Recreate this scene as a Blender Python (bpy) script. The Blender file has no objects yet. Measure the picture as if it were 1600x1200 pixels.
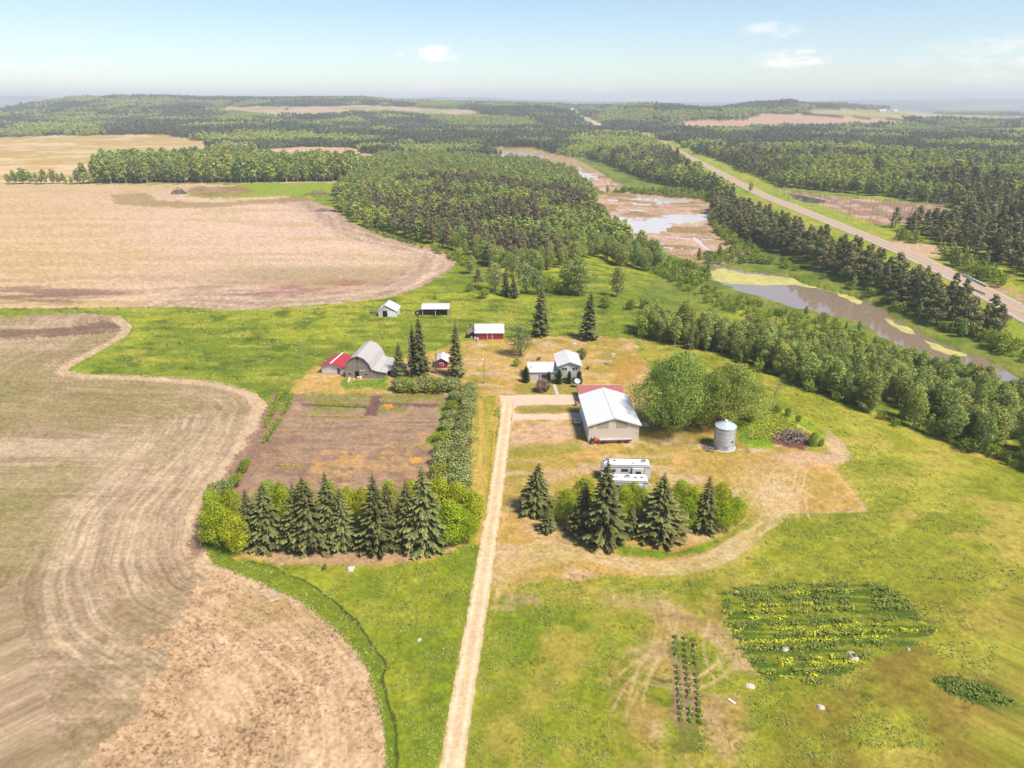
import bpy, math, random
import numpy as np
from mathutils import Vector

# ============ camera, sky, sun, exposure ============
SC = bpy.context.scene
COL = SC.collection
H = 66.0
PITCH = math.atan(442 / 1081)
F = 1081.0
cam_d = bpy.data.cameras.new('camera')
cam_d.sensor_width = 36.0
cam_d.lens = 36.0 * F / 1600.0
cam_d.clip_start = 0.5
cam_d.clip_end = 60000
cam = bpy.data.objects.new('camera', cam_d)
COL.objects.link(cam)
cam.location = (0, 0, H)
cam.rotation_euler = (math.pi / 2 - PITCH, 0, 0)
SC.camera = cam
SC.view_settings.view_transform = 'Standard'
SC.view_settings.look = 'None'
SC.view_settings.gamma = 1
SC.view_settings.use_curve_mapping = False
SC.view_settings.exposure = 1.12
SUN_EL, SUN_AZ = math.radians(56), math.radians(128)     # azimuth clockwise from +Y (away from the camera)
W = bpy.data.worlds.new('World')
SC.world = W
W.use_nodes = True
wt = W.node_tree
bg = wt.nodes['Background']
sky = wt.nodes.new('ShaderNodeTexSky')
sky.sky_type = 'NISHITA'
sky.sun_disc = False
sky.sun_elevation = SUN_EL
sky.sun_rotation = SUN_AZ
sky.altitude = 700
sky.air_density = 1.0
sky.dust_density = 0.25
sky.ozone_density = 2.0
bg.inputs['Strength'].default_value = 0.07
sd = bpy.data.lights.new('sun', 'SUN')
sd.energy = 3.4
sd.angle = math.radians(14.0)
sd.color = (1.0, 0.915, 0.81)
sun = bpy.data.objects.new('sun', sd)
COL.objects.link(sun)
sv = Vector((math.sin(SUN_AZ) * math.cos(SUN_EL), math.cos(SUN_AZ) * math.cos(SUN_EL), math.sin(SUN_EL)))
sun.rotation_euler = sv.to_track_quat('Z', 'Y').to_euler()
sun.location = (0, 0, 300)
SC.cycles.max_bounces = 6
SC.cycles.diffuse_bounces = 3
SC.cycles.glossy_bounces = 3
SC.cycles.transparent_max_bounces = 8
SC.cycles.volume_bounces = 0
SC.cycles.use_denoising = True

def wn(t, **kw):
    n = wt.nodes.new(t)
    for k, v in kw.items(): setattr(n, k, v)
    return n
# clouds: small fair-weather puffs, part of the sky itself, set by direction
tc = wn('ShaderNodeTexCoord')
nrm = wn('ShaderNodeVectorMath', operation='NORMALIZE')
wt.links.new(tc.outputs['Generated'], nrm.inputs[0])
cn = wn('ShaderNodeTexNoise'); cn.inputs['Scale'].default_value = 34; cn.inputs['Detail'].default_value = 6; cn.inputs['Roughness'].default_value = 0.6
mp = wn('ShaderNodeMapping'); mp.inputs['Scale'].default_value = (1, 1, 3.2)
wt.links.new(nrm.outputs[0], mp.inputs['Vector']); wt.links.new(mp.outputs[0], cn.inputs['Vector'])
# (degrees right of ahead, elevation in degrees, half width, half height, density)
PUFFS = [(-6.2, 3.3, 2.3, 0.65, 1.5), (20.3, 2.7, 2.5, 0.65, 1.4), (-6.0, 0.75, 4.4, 0.6, 1.3), (5.5, 0.7, 2.4, 0.65, 1.3),
         (-29.5, 2.3, 1.6, 0.35, 0.55), (18.5, 4.6, 2.0, 0.6, 0.5), (-34, 1.4, 7, 1.0, 0.45), (37, 2.4, 9, 1.8, 0.6), (-12, 7.5, 5, 0.8, 0.4), (12, 9, 7, 1.0, 0.35)]
acc = None
for az, el, hw, hh, dn in PUFFS:
    az, el = math.radians(az), math.radians(el)
    c = Vector((math.sin(az) * math.cos(el), math.cos(az) * math.cos(el), math.sin(el)))
    r = Vector((math.cos(az), -math.sin(az), 0)); u = r.cross(c)
    sub = wn('ShaderNodeVectorMath', operation='SUBTRACT'); sub.inputs[1].default_value = c
    wt.links.new(nrm.outputs[0], sub.inputs[0])
    dr = wn('ShaderNodeVectorMath', operation='DOT_PRODUCT'); dr.inputs[1].default_value = r / math.radians(hw)
    du = wn('ShaderNodeVectorMath', operation='DOT_PRODUCT'); du.inputs[1].default_value = u / math.radians(hh)
    wt.links.new(sub.outputs[0], dr.inputs[0]); wt.links.new(sub.outputs[0], du.inputs[0])
    a2 = wn('ShaderNodeMath', operation='MULTIPLY'); b2 = wn('ShaderNodeMath', operation='MULTIPLY')
    wt.links.new(dr.outputs['Value'], a2.inputs[0]); wt.links.new(dr.outputs['Value'], a2.inputs[1])
    wt.links.new(du.outputs['Value'], b2.inputs[0]); wt.links.new(du.outputs['Value'], b2.inputs[1])
    ad = wn('ShaderNodeMath', operation='ADD'); wt.links.new(a2.outputs[0], ad.inputs[0]); wt.links.new(b2.outputs[0], ad.inputs[1])
    mr = wn('ShaderNodeMapRange'); mr.interpolation_type = 'SMOOTHERSTEP'
    mr.inputs['From Min'].default_value = 0; mr.inputs['From Max'].default_value = 1.7
    mr.inputs['To Min'].default_value = dn; mr.inputs['To Max'].default_value = 0
    wt.links.new(ad.outputs[0], mr.inputs['Value'])
    if acc is None: acc = mr.outputs[0]
    else:
        m = wn('ShaderNodeMath', operation='MAXIMUM'); wt.links.new(acc, m.inputs[0]); wt.links.new(mr.outputs[0], m.inputs[1]); acc = m.outputs[0]
nz = wn('ShaderNodeMapRange'); nz.inputs['From Min'].default_value = 0.42; nz.inputs['From Max'].default_value = 0.66
wt.links.new(cn.outputs['Fac'], nz.inputs['Value'])
mm = wn('ShaderNodeMath', operation='MULTIPLY'); mm.use_clamp = True
wt.links.new(acc, mm.inputs[0]); wt.links.new(nz.outputs[0], mm.inputs[1])
mx = wn('ShaderNodeMix', data_type='RGBA')
mx.inputs['B'].default_value = (8.6, 8.1, 7.9, 1)
wt.links.new(mm.outputs[0], mx.inputs['Factor']); wt.links.new(sky.outputs[0], mx.inputs['A'])
wt.links.new(mx.outputs['Result'], bg.inputs['Color'])

# ============ helpers ============
RNG = np.random.default_rng(7)
random.seed(7)
SP, CP = math.sin(PITCH), math.cos(PITCH)
def slope(v):
    b = (np.asarray(v, float) - 600) / F
    return (SP + b * CP) / (CP - b * SP)
def smooth(t):
    t = np.clip(t, 0, 1)
    return t * t * (3 - 2 * t)
def hash2(ix, iy, s):
    n = (ix.astype(np.int64) * 374761393 + iy.astype(np.int64) * 668265263 + s * 1274126177) & 0x7fffffff
    n = ((n ^ (n >> 13)) * 1274126177) & 0x7fffffff
    return ((n ^ (n >> 16)) & 0xffff) / 65535.0
def vnoise(x, y, s=0):
    x = np.asarray(x, float); y = np.asarray(y, float)
    ix = np.floor(x); iy = np.floor(y)
    fx = x - ix; fy = y - iy
    fx = fx * fx * (3 - 2 * fx); fy = fy * fy * (3 - 2 * fy)
    a = hash2(ix, iy, s); b = hash2(ix + 1, iy, s); c = hash2(ix, iy + 1, s); d = hash2(ix + 1, iy + 1, s)
    return (a * (1 - fx) + b * fx) * (1 - fy) + (c * (1 - fx) + d * fx) * fy
def fbm(x, y, s=0, o=4):
    r = 0; a = 0.5; t = 0
    for k in range(o):
        r = r + a * vnoise(x, y, s + k * 17); t += a
        x = x * 2.03 + 11.3; y = y * 2.03 + 5.7; a *= 0.5
    return r / t
def project(x, y, z):
    Z = y * CP - (z - H) * SP
    Y = -(y * SP + (z - H) * CP)
    ok = Z > 1
    Zs = np.where(ok, Z, 1)
    return np.where(ok, 800 + F * x / Zs, -9999), np.where(ok, 600 + F * Y / Zs, 9999), Z
def flat(u, v, z=0.0):
    a = (np.asarray(u, float) - 800) / F; b = (np.asarray(v, float) - 600) / F
    dx, dy, dz = a, CP - b * SP, -(SP + b * CP)
    t = (z - H) / dz
    return dx * t, dy * t
def seg_dist(px, py, pts, closed=False):
    """distance to a polyline and the running length at the nearest point"""
    pts = np.asarray(pts, float)
    if closed: pts = np.vstack([pts, pts[:1]])
    best = np.full(px.shape, 1e18); al = np.zeros(px.shape); L = 0.0
    for (ax, ay), (bx, by) in zip(pts[:-1], pts[1:]):
        dx, dy = bx - ax, by - ay; l2 = dx * dx + dy * dy + 1e-9; l = math.sqrt(l2)
        t = np.clip(((px - ax) * dx + (py - ay) * dy) / l2, 0, 1)
        d = (px - ax - t * dx) ** 2 + (py - ay - t * dy) ** 2
        m = d < best
        best = np.where(m, d, best); al = np.where(m, L + t * l, al); L += l
    return np.sqrt(best), al
def inside(u, v, poly):
    c = np.zeros(u.shape, bool)
    n = len(poly); j = n - 1
    for i in range(n):
        xi, yi = poly[i]; xj, yj = poly[j]
        if yi != yj:
            m = (yi > v) != (yj > v)
            c ^= m & (u < (xj - xi) * (v - yi) / (yj - yi) + xi)
        j = i
    return c
def smoothline(pts, n=6):
    """Catmull-Rom through the points"""
    P = np.array([pts[0]] + list(pts) + [pts[-1]], float); out = []
    for i in range(1, len(P) - 2):
        for k in range(n):
            t = k / n
            out.append(0.5 * (2 * P[i] + (P[i + 1] - P[i - 1]) * t + (2 * P[i - 1] - 5 * P[i] + 4 * P[i + 1] - P[i + 2]) * t * t + (3 * P[i] - P[i - 1] - 3 * P[i + 1] + P[i + 2]) * t ** 3))
    out.append(P[-2])
    return np.array(out)

# ---- terrain ----
CREEK = np.stack(flat(*np.array([(1750, 690), (1620, 620), (1540, 578), (1460, 548), (1370, 500), (1250, 456), (1160, 432), (1100, 395), (1040, 350), (990, 310), (930, 275), (870, 248), (800, 238), (740, 236)], float).T), 1)
WATER_Z = -5.0
R1_U = [-800, 0, 60, 120, 240, 570, 620, 760, 880, 900, 1060, 1100, 1150, 1180, 1230, 1300, 1400, 1470, 1600, 2400]
R1_V = [176, 176, 168, 159.5, 156, 156, 161, 164, 166, 168, 169, 173, 169, 167, 165, 165.5, 172, 179, 181, 181]
R2_U = [-800, 0, 60, 100, 600, 680, 760, 800, 1060, 1200, 1320, 1600, 2400]
R2_V = [150, 150, 150, 154, 154, 151.5, 152.5, 155, 160, 159, 156, 154, 154]
def terrain(x, y):
    x = np.asarray(x, float); y = np.asarray(y, float)
    yy = np.maximum(y, 1)
    u = 800 + F * x / (0.9256 * yy + 20)
    z1 = H - slope(np.interp(u, R1_U, R1_V)) * 3600
    z2 = H - slope(np.interp(u, R2_U, R2_V)) * 12000
    t1 = smooth((y - 1150) / (3600 - 1150))
    a = z1 * t1
    dip = z1 - 45
    b = z1 + (dip - z1) * smooth((y - 3600) / 1800)
    c = dip + (z2 - dip) * smooth((y - 6500) / 5500)
    z = np.where(y < 3600, a, np.where(y < 6500, b, c))
    # rolling relief
    r = np.hypot(x, y)
    amp = smooth((r - 700) / 1500)
    z = z + amp * ((fbm(x / 520, y / 300, 3, 3) - 0.5) * 44 * (1 - .7 * np.exp(-((u - 912) / 42) ** 2)) * (1 - .8 * smooth((y - 2700) / 700))) * (y > 0)
    rid = np.sin(y / 118 + 4.2 * fbm(x / 900, y / 1400, 15, 2) + x / 900) * (.55 + .9 * fbm(x / 500, y / 600, 17, 2))
    calm = 1 - .9 * np.exp(-((u - 912) / 42) ** 2)
    z = z + 15 * calm * rid * smooth((y - 1350) / 500) * (1 - smooth((y - 2900) / 500))
    # gentle swells in the fields
    z = z + (fbm(x / 60, y / 60, 9, 2) - 0.5) * 0.8 * smooth((r - 150) / 200)
    m = (y > 60) & (r < 3500)
    d = np.full(x.shape, 1e6)
    if m.any():
        dd, _ = seg_dist(x[m], y[m], CREEK); d[m] = dd
    w = np.interp(y, [100, 300, 450, 1100], [14, 18, 45, 90]) * (1 + 0.0 * x)
    k = smooth(1 - (d - w) / 55.0)
    fade = 1 - smooth((r - 1500) / 1200)
    k = k * fade
    return z * (1 - k) + k * (WATER_Z)
def ground_z(x, y):
    return float(terrain(np.array([x], float), np.array([y], float))[0])
_T = np.geomspace(40, 17000, 700)
def to_world(u, v):
    """where the sight line through photo point (u, v) meets the ground"""
    u = np.atleast_1d(np.asarray(u, float)); v = np.atleast_1d(np.asarray(v, float))
    a = (u - 800) / F; b = (v - 600) / F
    dx, dy, dz = a, CP - b * SP, -(SP + b * CP)
    X = dx[:, None] * _T; Y = dy[:, None] * _T; Zr = H + dz[:, None] * _T
    g = terrain(X.ravel(), Y.ravel()).reshape(X.shape)
    below = Zr < g
    i = np.where(below.any(1), below.argmax(1), len(_T) - 1); i = np.maximum(i, 1)
    k = np.arange(len(u))
    t0, t1 = _T[i - 1], _T[i]; e0 = Zr[k, i - 1] - g[k, i - 1]; e1 = Zr[k, i] - g[k, i]
    t = t0 + (t1 - t0) * np.clip(e0 / np.where(e0 - e1 == 0, 1, e0 - e1), 0, 1)
    x, y = dx * t, dy * t
    return x, y, terrain(x, y)
def pt(u, v):
    x, y, z = to_world(u, v)
    return float(x[0]), float(y[0]), float(z[0])
def height_to(u, v, vt):
    """how tall a thing standing at photo point (u, v) is if its top reaches row vt"""
    x, y, z = pt(u, v); lo, hi = 0.0, 60.0
    for _ in range(30):
        m = (lo + hi) / 2
        if float(project(x, y, z + m)[1]) > vt: lo = m
        else: hi = m
    return lo
def world_poly(poly):
    p = np.array(poly, float)
    x, y, z = to_world(p[:, 0], p[:, 1])
    return np.stack([x, y], 1)

def tag(o, label=None, cat=None, group=None, kind=None):
    if label: o['label'] = label
    if cat: o['category'] = cat
    if group: o['group'] = group
    if kind: o['kind'] = kind
    return o
def new_mesh(name, V, faces, mats=(), tint=None, midx=None, smooth_=False):
    me = bpy.data.meshes.new(name)
    V = np.asarray(V, np.float32)
    if isinstance(faces, np.ndarray):
        k = faces.shape[1]; nf = len(faces)
        me.vertices.add(len(V)); me.vertices.foreach_set('co', V.ravel())
        me.loops.add(nf * k); me.loops.foreach_set('vertex_index', faces.astype(np.int32).ravel())
        me.polygons.add(nf); me.polygons.foreach_set('loop_start', np.arange(0, nf * k, k, dtype=np.int32))
        me.update(calc_edges=True)
    else:
        me.from_pydata(V.tolist(), [], [list(f) for f in faces]); me.update()
    for m in mats: me.materials.append(m)
    if midx is not None: me.polygons.foreach_set('material_index', np.asarray(midx, np.int32))
    if smooth_: me.polygons.foreach_set('use_smooth', np.ones(len(me.polygons), bool))
    else: me.polygons.foreach_set('use_smooth', np.zeros(len(me.polygons), bool))
    if tint is not None:
        a = me.attributes.new('tint', 'FLOAT', 'POINT'); a.data.foreach_set('value', np.asarray(tint, np.float32))
    return me
def put(name, me, parent=None, loc=None, rz=0.0):
    o = bpy.data.objects.new(name, me); COL.objects.link(o)
    if parent: o.parent = parent
    if loc is not None: o.location = loc
    if rz: o.rotation_euler = (0, 0, rz)
    return o
def lin(r, g, b):
    f = lambda c: ((c / 255 + 0.055) / 1.055) ** 2.4 if c / 255 > 0.04045 else c / 255 / 12.92
    return np.array([f(r), f(g), f(b)])
MATS = {}
def mat(name, color, rough=0.8, spec=0.3, metal=0.0, noise=0.12, nscale=2.0, bands=None, bump=0.0, coat=0.0):
    """plain painted or weathered surface; bands = (axis, per metre, depth) for boards or ribbed sheet"""
    if name in MATS: return MATS[name]
    m = bpy.data.materials.new(name); m.use_nodes = True; nt = m.node_tree; b = nt.nodes['Principled BSDF']
    b.inputs['Roughness'].default_value = rough; b.inputs['Specular IOR Level'].default_value = spec; b.inputs['Metallic'].default_value = metal
    b.inputs['Coat Weight'].default_value = coat
    t = nt.nodes.new('ShaderNodeTexCoord'); n = nt.nodes.new('ShaderNodeTexNoise')
    n.inputs['Scale'].default_value = nscale; n.inputs['Detail'].default_value = 5; n.inputs['Roughness'].default_value = 0.65
    nt.links.new(t.outputs['Object'], n.inputs['Vector'])
    mr = nt.nodes.new('ShaderNodeMapRange'); mr.inputs['From Min'].default_value = 0.25; mr.inputs['From Max'].default_value = 0.75
    mr.inputs['To Min'].default_value = 1 - noise; mr.inputs['To Max'].default_value = 1 + noise
    nt.links.new(n.outputs['Fac'], mr.inputs['Value'])
    fac = mr.outputs[0]
    if bands:
        ax, per, dep = bands
        sx = nt.nodes.new('ShaderNodeSeparateXYZ'); nt.links.new(t.outputs['Object'], sx.inputs[0])
        q = nt.nodes.new('ShaderNodeMath'); q.operation = 'MULTIPLY'; q.inputs[1].default_value = per; nt.links.new(sx.outputs['xyz'.index(ax)], q.inputs[0])
        fr = nt.nodes.new('ShaderNodeMath'); fr.operation = 'FRACT'; nt.links.new(q.outputs[0], fr.inputs[0])
        st = nt.nodes.new('ShaderNodeMath'); st.operation = 'LESS_THAN'; st.inputs[1].default_value = 0.22; nt.links.new(fr.outputs[0], st.inputs[0])
        fl = nt.nodes.new('ShaderNodeMath'); fl.operation = 'FLOOR'; nt.links.new(q.outputs[0], fl.inputs[0])
        wh = nt.nodes.new('ShaderNodeTexWhiteNoise'); wh.noise_dimensions = '1D'; nt.links.new(fl.outputs[0], wh.inputs['W'])
        k1 = nt.nodes.new('ShaderNodeMath'); k1.operation = 'MULTIPLY_ADD'; k1.inputs[1].default_value = -dep; k1.inputs[2].default_value = 1; nt.links.new(st.outputs[0], k1.inputs[0])
        k2 = nt.nodes.new('ShaderNodeMath'); k2.operation = 'MULTIPLY_ADD'; k2.inputs[1].default_value = dep * 0.6; nt.links.new(wh.outputs['Value'], k2.inputs[0]); nt.links.new(k1.outputs[0], k2.inputs[2])
        k3 = nt.nodes.new('ShaderNodeMath'); k3.operation = 'MULTIPLY'; nt.links.new(k2.outputs[0], k3.inputs[0]); nt.links.new(fac, k3.inputs[1]); fac = k3.outputs[0]
        if bump == 0: bump = 0.15
    vm = nt.nodes.new('ShaderNodeVectorMath'); vm.operation = 'SCALE'; vm.inputs[0].default_value = tuple(float(c) for c in color)
    nt.links.new(fac, vm.inputs['Scale']); nt.links.new(vm.outputs[0], b.inputs['Base Color'])
    if bump:
        bp = nt.nodes.new('ShaderNodeBump'); bp.inputs['Strength'].default_value = bump; bp.inputs['Distance'].default_value = 0.05
        nt.links.new(fac, bp.inputs['Height']); nt.links.new(bp.outputs[0], b.inputs['Normal'])
    MATS[name] = m
    return m
# ============ ground: one sheet, polar grid about the camera's foot, out past the horizon ============
AF = 0.58                                   # albedo of a surface that reads as display colour c
def A(r, g, b):
    c = lin(r, g, b) * AF
    if g >= r * .94 and b < g * .8: c = c * np.array([.97, .95, .56])          # living green: more yellow, little blue
    elif b < g * .72: c = c * np.array([1.04, .94, .68])
    else: c = c * np.array([1.03, 1.0, .99])
    return c
az_in = np.linspace(math.radians(-42), math.radians(42), 960)
az_out = np.radians(np.concatenate([np.arange(47, 180, 6), np.arange(-180, -45, 6)]))
rr = [6.0]
while rr[-1] < 16500:
    r = rr[-1]
    step = max(0.09 + r * 0.0006, 1.15 * (r * r + H * H) / (H * 692) * 0.92)
    rr.append(r + min(step, 1.2 if r < 42 else 22 + 0.004 * r))
rr = np.array(rr)
az = np.concatenate([az_in, np.radians(np.arange(47, 314, 6))])
NA, NR = len(az), len(rr)
AZ, RR = np.meshgrid(az, rr)
GX = RR * np.sin(AZ); GY = RR * np.cos(AZ)
gx, gy = GX.ravel(), GY.ravel()
gz = terrain(gx, gy)
gu, gv, _ = project(gx, gy, gz)
WL = WATER_Z - .15
POND = [(1104, 426), (1125, 417), (1160, 424), (1230, 431), (1290, 439), (1320, 456), (1370, 478), (1420, 512), (1480, 540), (1540, 562), (1610, 600), (1640, 640), (1600, 625), (1560, 590), (1500, 566), (1440, 556), (1385, 528), (1335, 500), (1285, 489), (1215, 472), (1150, 452), (1115, 438)]
POOLS = [[(938, 338), (965, 338), (1000, 344), (1030, 341), (1045, 334), (1080, 336), (1114, 334), (1112, 342), (1090, 348), (1050, 349), (1046, 357), (1025, 364), (990, 364), (972, 372), (978, 358), (955, 348)], [(985, 311), (1020, 309), (1055, 310), (1078, 313), (1074, 317), (1058, 316), (1032, 318), (1015, 314)],
         [(872, 268), (905, 268), (930, 272), (934, 277), (916, 278), (890, 273)], [(765, 236), (800, 236), (845, 241), (850, 246), (815, 249), (785, 244)]]
CH = [[(905, 262), (935, 282), (962, 288), (985, 300), (1004, 304)], [(930, 310), (960, 313), (1000, 310)], [(1085, 372), (1110, 392), (1128, 398), (1112, 406), (1106, 418)], [(1030, 416), (1060, 421), (1104, 426)]]
MARSH = [(738, 237), (780, 230), (850, 232), (905, 250), (935, 268), (960, 284), (1000, 296), (1060, 304), (1108, 314), (1128, 340), (1112, 362), (1150, 385), (1185, 402), (1120, 415), (1060, 402), (1000, 380), (952, 352), (936, 335), (930, 312), (945, 300), (900, 274), (860, 262), (800, 250)]
ci = np.nonzero((gy > 100) & (gy < 1500) & (gz < WATER_Z + .6) & (gu > 700))[0]
low_ = np.zeros(len(ci)); rg = fbm(gx[ci] / 5, gy[ci] / 5, 331, 4) - .5; rg2 = fbm(gx[ci] / 16, gy[ci] / 8, 333, 4) - .5
for k_, pl_ in enumerate([POND] + POOLS):
    Pw_ = np.stack(flat(*np.array(pl_, float).T, WL), 1); d_, _ = seg_dist(gx[ci], gy[ci], Pw_, True); u_w, v_w, _z = project(gx[ci], gy[ci], np.full(len(ci), WL)); d_ = np.where(inside(u_w, v_w, pl_), d_, -d_)
    low_ = np.maximum(low_, smooth((d_ + rg * (5 if k_ == 0 else 16) - (0 if k_ == 0 else rg2.clip(0, 1) * 30)) / 3.0 + .5))
for pl_ in CH:
    d_, _ = seg_dist(gx[ci], gy[ci], smoothline(np.stack(flat(*np.array(pl_, float).T, WL), 1), 6)); low_ = np.maximum(low_, smooth((1.6 - d_ + rg * 4) / 1.5))
inm = inside(gu[ci], gv[ci], MARSH)
pool = inm & (rg2 > .155) & (rg > -.05); low_ = np.where(pool, np.maximum(low_, .75), low_)
hum = np.where(inm, np.clip(rg, -.2, .3) * .9 + .1, .05)
gz[ci] = np.where(low_ > .02, (WATER_Z + hum) * (1 - low_) + (WL - .35) * low_, WATER_Z + hum + (gz[ci] - WATER_Z))
gu, gv, _ = project(gx, gy, gz)
front = (gy > 5)
gu = np.where(front, gu, -5000.0); gv = np.where(front, gv, 5000.0)

n_big = fbm(gx / 30, gy / 30, 1, 3); n_mid = fbm(gx / 7, gy / 7, 21, 4); n_fine = fbm(gx / 1.3, gy / 1.3, 41, 4); n_tiny = vnoise(gx / 0.22, gy / 0.22, 77)
wob = (fbm(gx / 4, gy / 4, 5, 4) - 0.5); wob2 = (fbm(gx / 4, gy / 4, 55, 4) - 0.5)
pxm = 1081.0 / np.maximum(gy * CP + H * SP, 20)          # photo px per metre, for edges that waver by metres
U = gu + wob * 2.6 * pxm; V = gv + wob2 * 2.6 * pxm * 0.45
Us = gu + wob * 0.8 * pxm; Vs = gv + wob2 * 0.8 * pxm * 0.45
col = np.zeros((len(gx), 3))
def lerp3(c0, c1, t): return c0 + (c1 - c0) * np.clip(t, 0, 1)[..., None]
jitx = RNG.normal(size=len(gx)) * .3; jity = RNG.normal(size=len(gx)) * .3
U = U + jitx * pxm; V = V + jity * pxm * .4; Us = Us + jitx * pxm * .5; Vs = Vs + jity * pxm * .2
def soft(poly, width, namp=0.0, sc=9.0):
    """0..1 mask of a patch whose edge fades over width metres and wanders by namp"""
    P = np.array(poly, float); ok = (P[:, 1] > 170)
    Pw = np.stack(flat(P[:, 0], P[:, 1]), 1); x0, y0 = Pw.min(0) - width - namp; x1, y1 = Pw.max(0) + width + namp
    i = np.nonzero((gx > x0) & (gx < x1) & (gy > y0) & (gy < y1))[0]; out = np.zeros(len(gx))
    if not len(i): return out
    d, _ = seg_dist(gx[i], gy[i], Pw, True); d = np.where(inside(gu[i], gv[i], poly), d, -d)
    d = d + (fbm(gx[i] / sc, gy[i] / sc, 301, 4) - .5) * namp * 2 + (n_fine[i] - .5) * width * .8
    out[i] = smooth(d / width + .5); return out
def paint(poly, c, width, namp=0.0, k=1.0, sc=9.0):
    a = soft(poly, width, namp, sc) * k; i = np.nonzero(a > 0)[0]; cc_ = c[i] if getattr(c, 'ndim', 1) == 2 and len(c) == len(gx) else np.broadcast_to(c, (len(i), 3))
    col[i] += (cc_ - col[i]) * (a[i])[:, None]
def sm(x, a, b): return smooth((x - a) / (b - a))
# -- base: grass. lush, yellow and dark patches
strk = fbm(gx / 14, gy / 3.5, 61, 4)
lush = lerp3(A(132, 150, 60), A(172, 180, 70), sm(n_big * .5 + strk * .5, .36, .66))
lush = lerp3(lush, A(98, 120, 50), sm(fbm(gx / 6 + 3, gy / 4, 91, 5), .46, .75) * .85)
lush = lerp3(lush, A(190, 184, 96), sm(fbm(gx / 9, gy / 5, 93, 5), .56, .74) * .7)
lush = lush * (0.62 + 0.5 * n_fine + .26 * n_mid)[:, None]
col[:] = lush
# right-hand meadow: flatter green with faint lines
def region(poly, c, soft=None, wavy=True):
    m = inside(U if wavy else Us, V if wavy else Vs, poly)
    if soft is not None: c = c
    col[m] = c[m] if c.ndim == 2 else c
    return m
rd = fbm((gx * .8 + gy * .6) / 20, (gx * -.6 + gy * .8) / 5, 33, 4)
mead = lerp3(A(158, 164, 64), A(182, 178, 88), sm(rd, .38, .62))
mead = lerp3(mead, A(138, 148, 50), sm(n_mid, .5, .7) * .7)
mead = lerp3(mead, A(196, 180, 104), sm(fbm(gx / 11, gy / 6, 97, 5), .54, .7) * .6)
mead = mead * (0.72 + 0.42 * n_fine + .14 * n_tiny)[:, None]
region([(1000, 535), (1100, 548), (1250, 600), (1400, 660), (1480, 690), (1600, 730), (1800, 800), (2400, 1400), (2400, 2600), (-50, 2600), (600, 1132), (575, 1040), (560, 1010), (740, 930), (780, 880), (1180, 620), (1100, 590), (1010, 560)], mead)
# brownish-green grass low on the right and centre
brn = lerp3(A(156, 144, 72), A(150, 128, 72), sm(n_mid, .4, .6)) * (0.72 + 0.5 * n_fine)[:, None]
k = smooth((gv - 830) / 260) * smooth((gu - 1050) / 250) * sm(n_big * .5 + n_mid * .5, .34, .64)
col[:] = np.where((gy > 5)[:, None], lerp3(col, brn, k * .9), col)
gc = lerp3(A(134, 152, 44), A(172, 176, 74), sm(n_mid * .6 + n_big * .4, .38, .64)) * (0.68 + 0.48 * n_fine + .14 * n_tiny)[:, None]
region([(742, 930), (700, 1135), (650, 1400), (60, 2600), (575, 1040), (590, 1060), (470, 935), (360, 885), (330, 862), (720, 850), (750, 830)], gc)
m = inside(U, V, [(770, 930), (900, 930), (980, 960), (960, 1010), (900, 1060), (880, 1132), (860, 1300), (700, 1300), (738, 1132)])
paint([(770, 930), (900, 930), (980, 960), (960, 1010), (900, 1060), (880, 1132), (860, 1300), (700, 1300), (738, 1132)], lerp3(gc, A(180, 168, 92), sm(n_mid, .42, .65) * .7), 5, 5)

def stubble(Dd, al, light, midc, dark, green, gk=0.35, broad=9.0, row=0.75):
    b = fbm(Dd / broad, al / 70, 13, 3); s1 = fbm(Dd / row, al / 9, 23, 3); s2 = fbm(Dd / 3.0, al / 25, 29, 3)
    c = lerp3(midc, light, sm(b * .55 + s2 * .45, .42, .62))
    c = lerp3(c, dark, sm(s1 * .75 + n_mid * .25, .46, .7) * .7)
    c = lerp3(c, green, sm(n_big * .7 + s2 * .3, .48, .66) * gk)
    return c * (0.8 + 0.25 * n_fine + 0.15 * n_tiny)[:, None]
# -- near left field
F1 = [(-900, 492), (0, 497), (60, 491), (130, 489), (190, 494), (209, 510), (200, 525), (160, 548), (120, 568), (106, 580), (150, 584), (230, 587), (300, 591), (360, 600), (400, 613), (416, 632), (405, 672), (382, 708), (352, 750), (322, 790), (317, 850), (335, 880), (400, 905), (470, 937), (530, 985), (575, 1040), (592, 1090), (600, 1132), (606, 1300), (560, 2600), (-3000, 2600), (-3000, 700)]
F1w = np.stack(flat(*np.array(F1[4:29], float).T), 1)
dF1, aF1 = seg_dist(gx, gy, F1w)
hz_ = fbm(gx / 12, gy / 0.8, 47, 3); hb = fbm(gx / 60, gy / 7, 49, 3)
c1 = stubble(dF1, aF1, A(220, 196, 160), A(190, 165, 132), A(146, 124, 98), A(156, 144, 98), .3, 7.0, .6)
thin = fbm(dF1 / .28, aF1 / 7, 25, 2); c1 = c1 * (.82 + .36 * sm(thin, .3, .7))[:, None]
c1h = lerp3(A(176, 152, 120), A(214, 190, 154), sm(hb * .6 + hz_ * .4, .42, .6)) * (0.8 + 0.3 * n_fine)[:, None]
c1h = lerp3(c1h, A(146, 140, 88), sm(n_big, .45, .62) * .55)
c1 = lerp3(c1, c1h, .38 + sm(dF1, 14, 32) * .4)
c1 = lerp3(c1, A(150, 142, 100), sm(fbm(gx / 22, gy / 22, 71, 3), .5, .68) * .45)
m1 = region(F1, c1, wavy=False)
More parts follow.
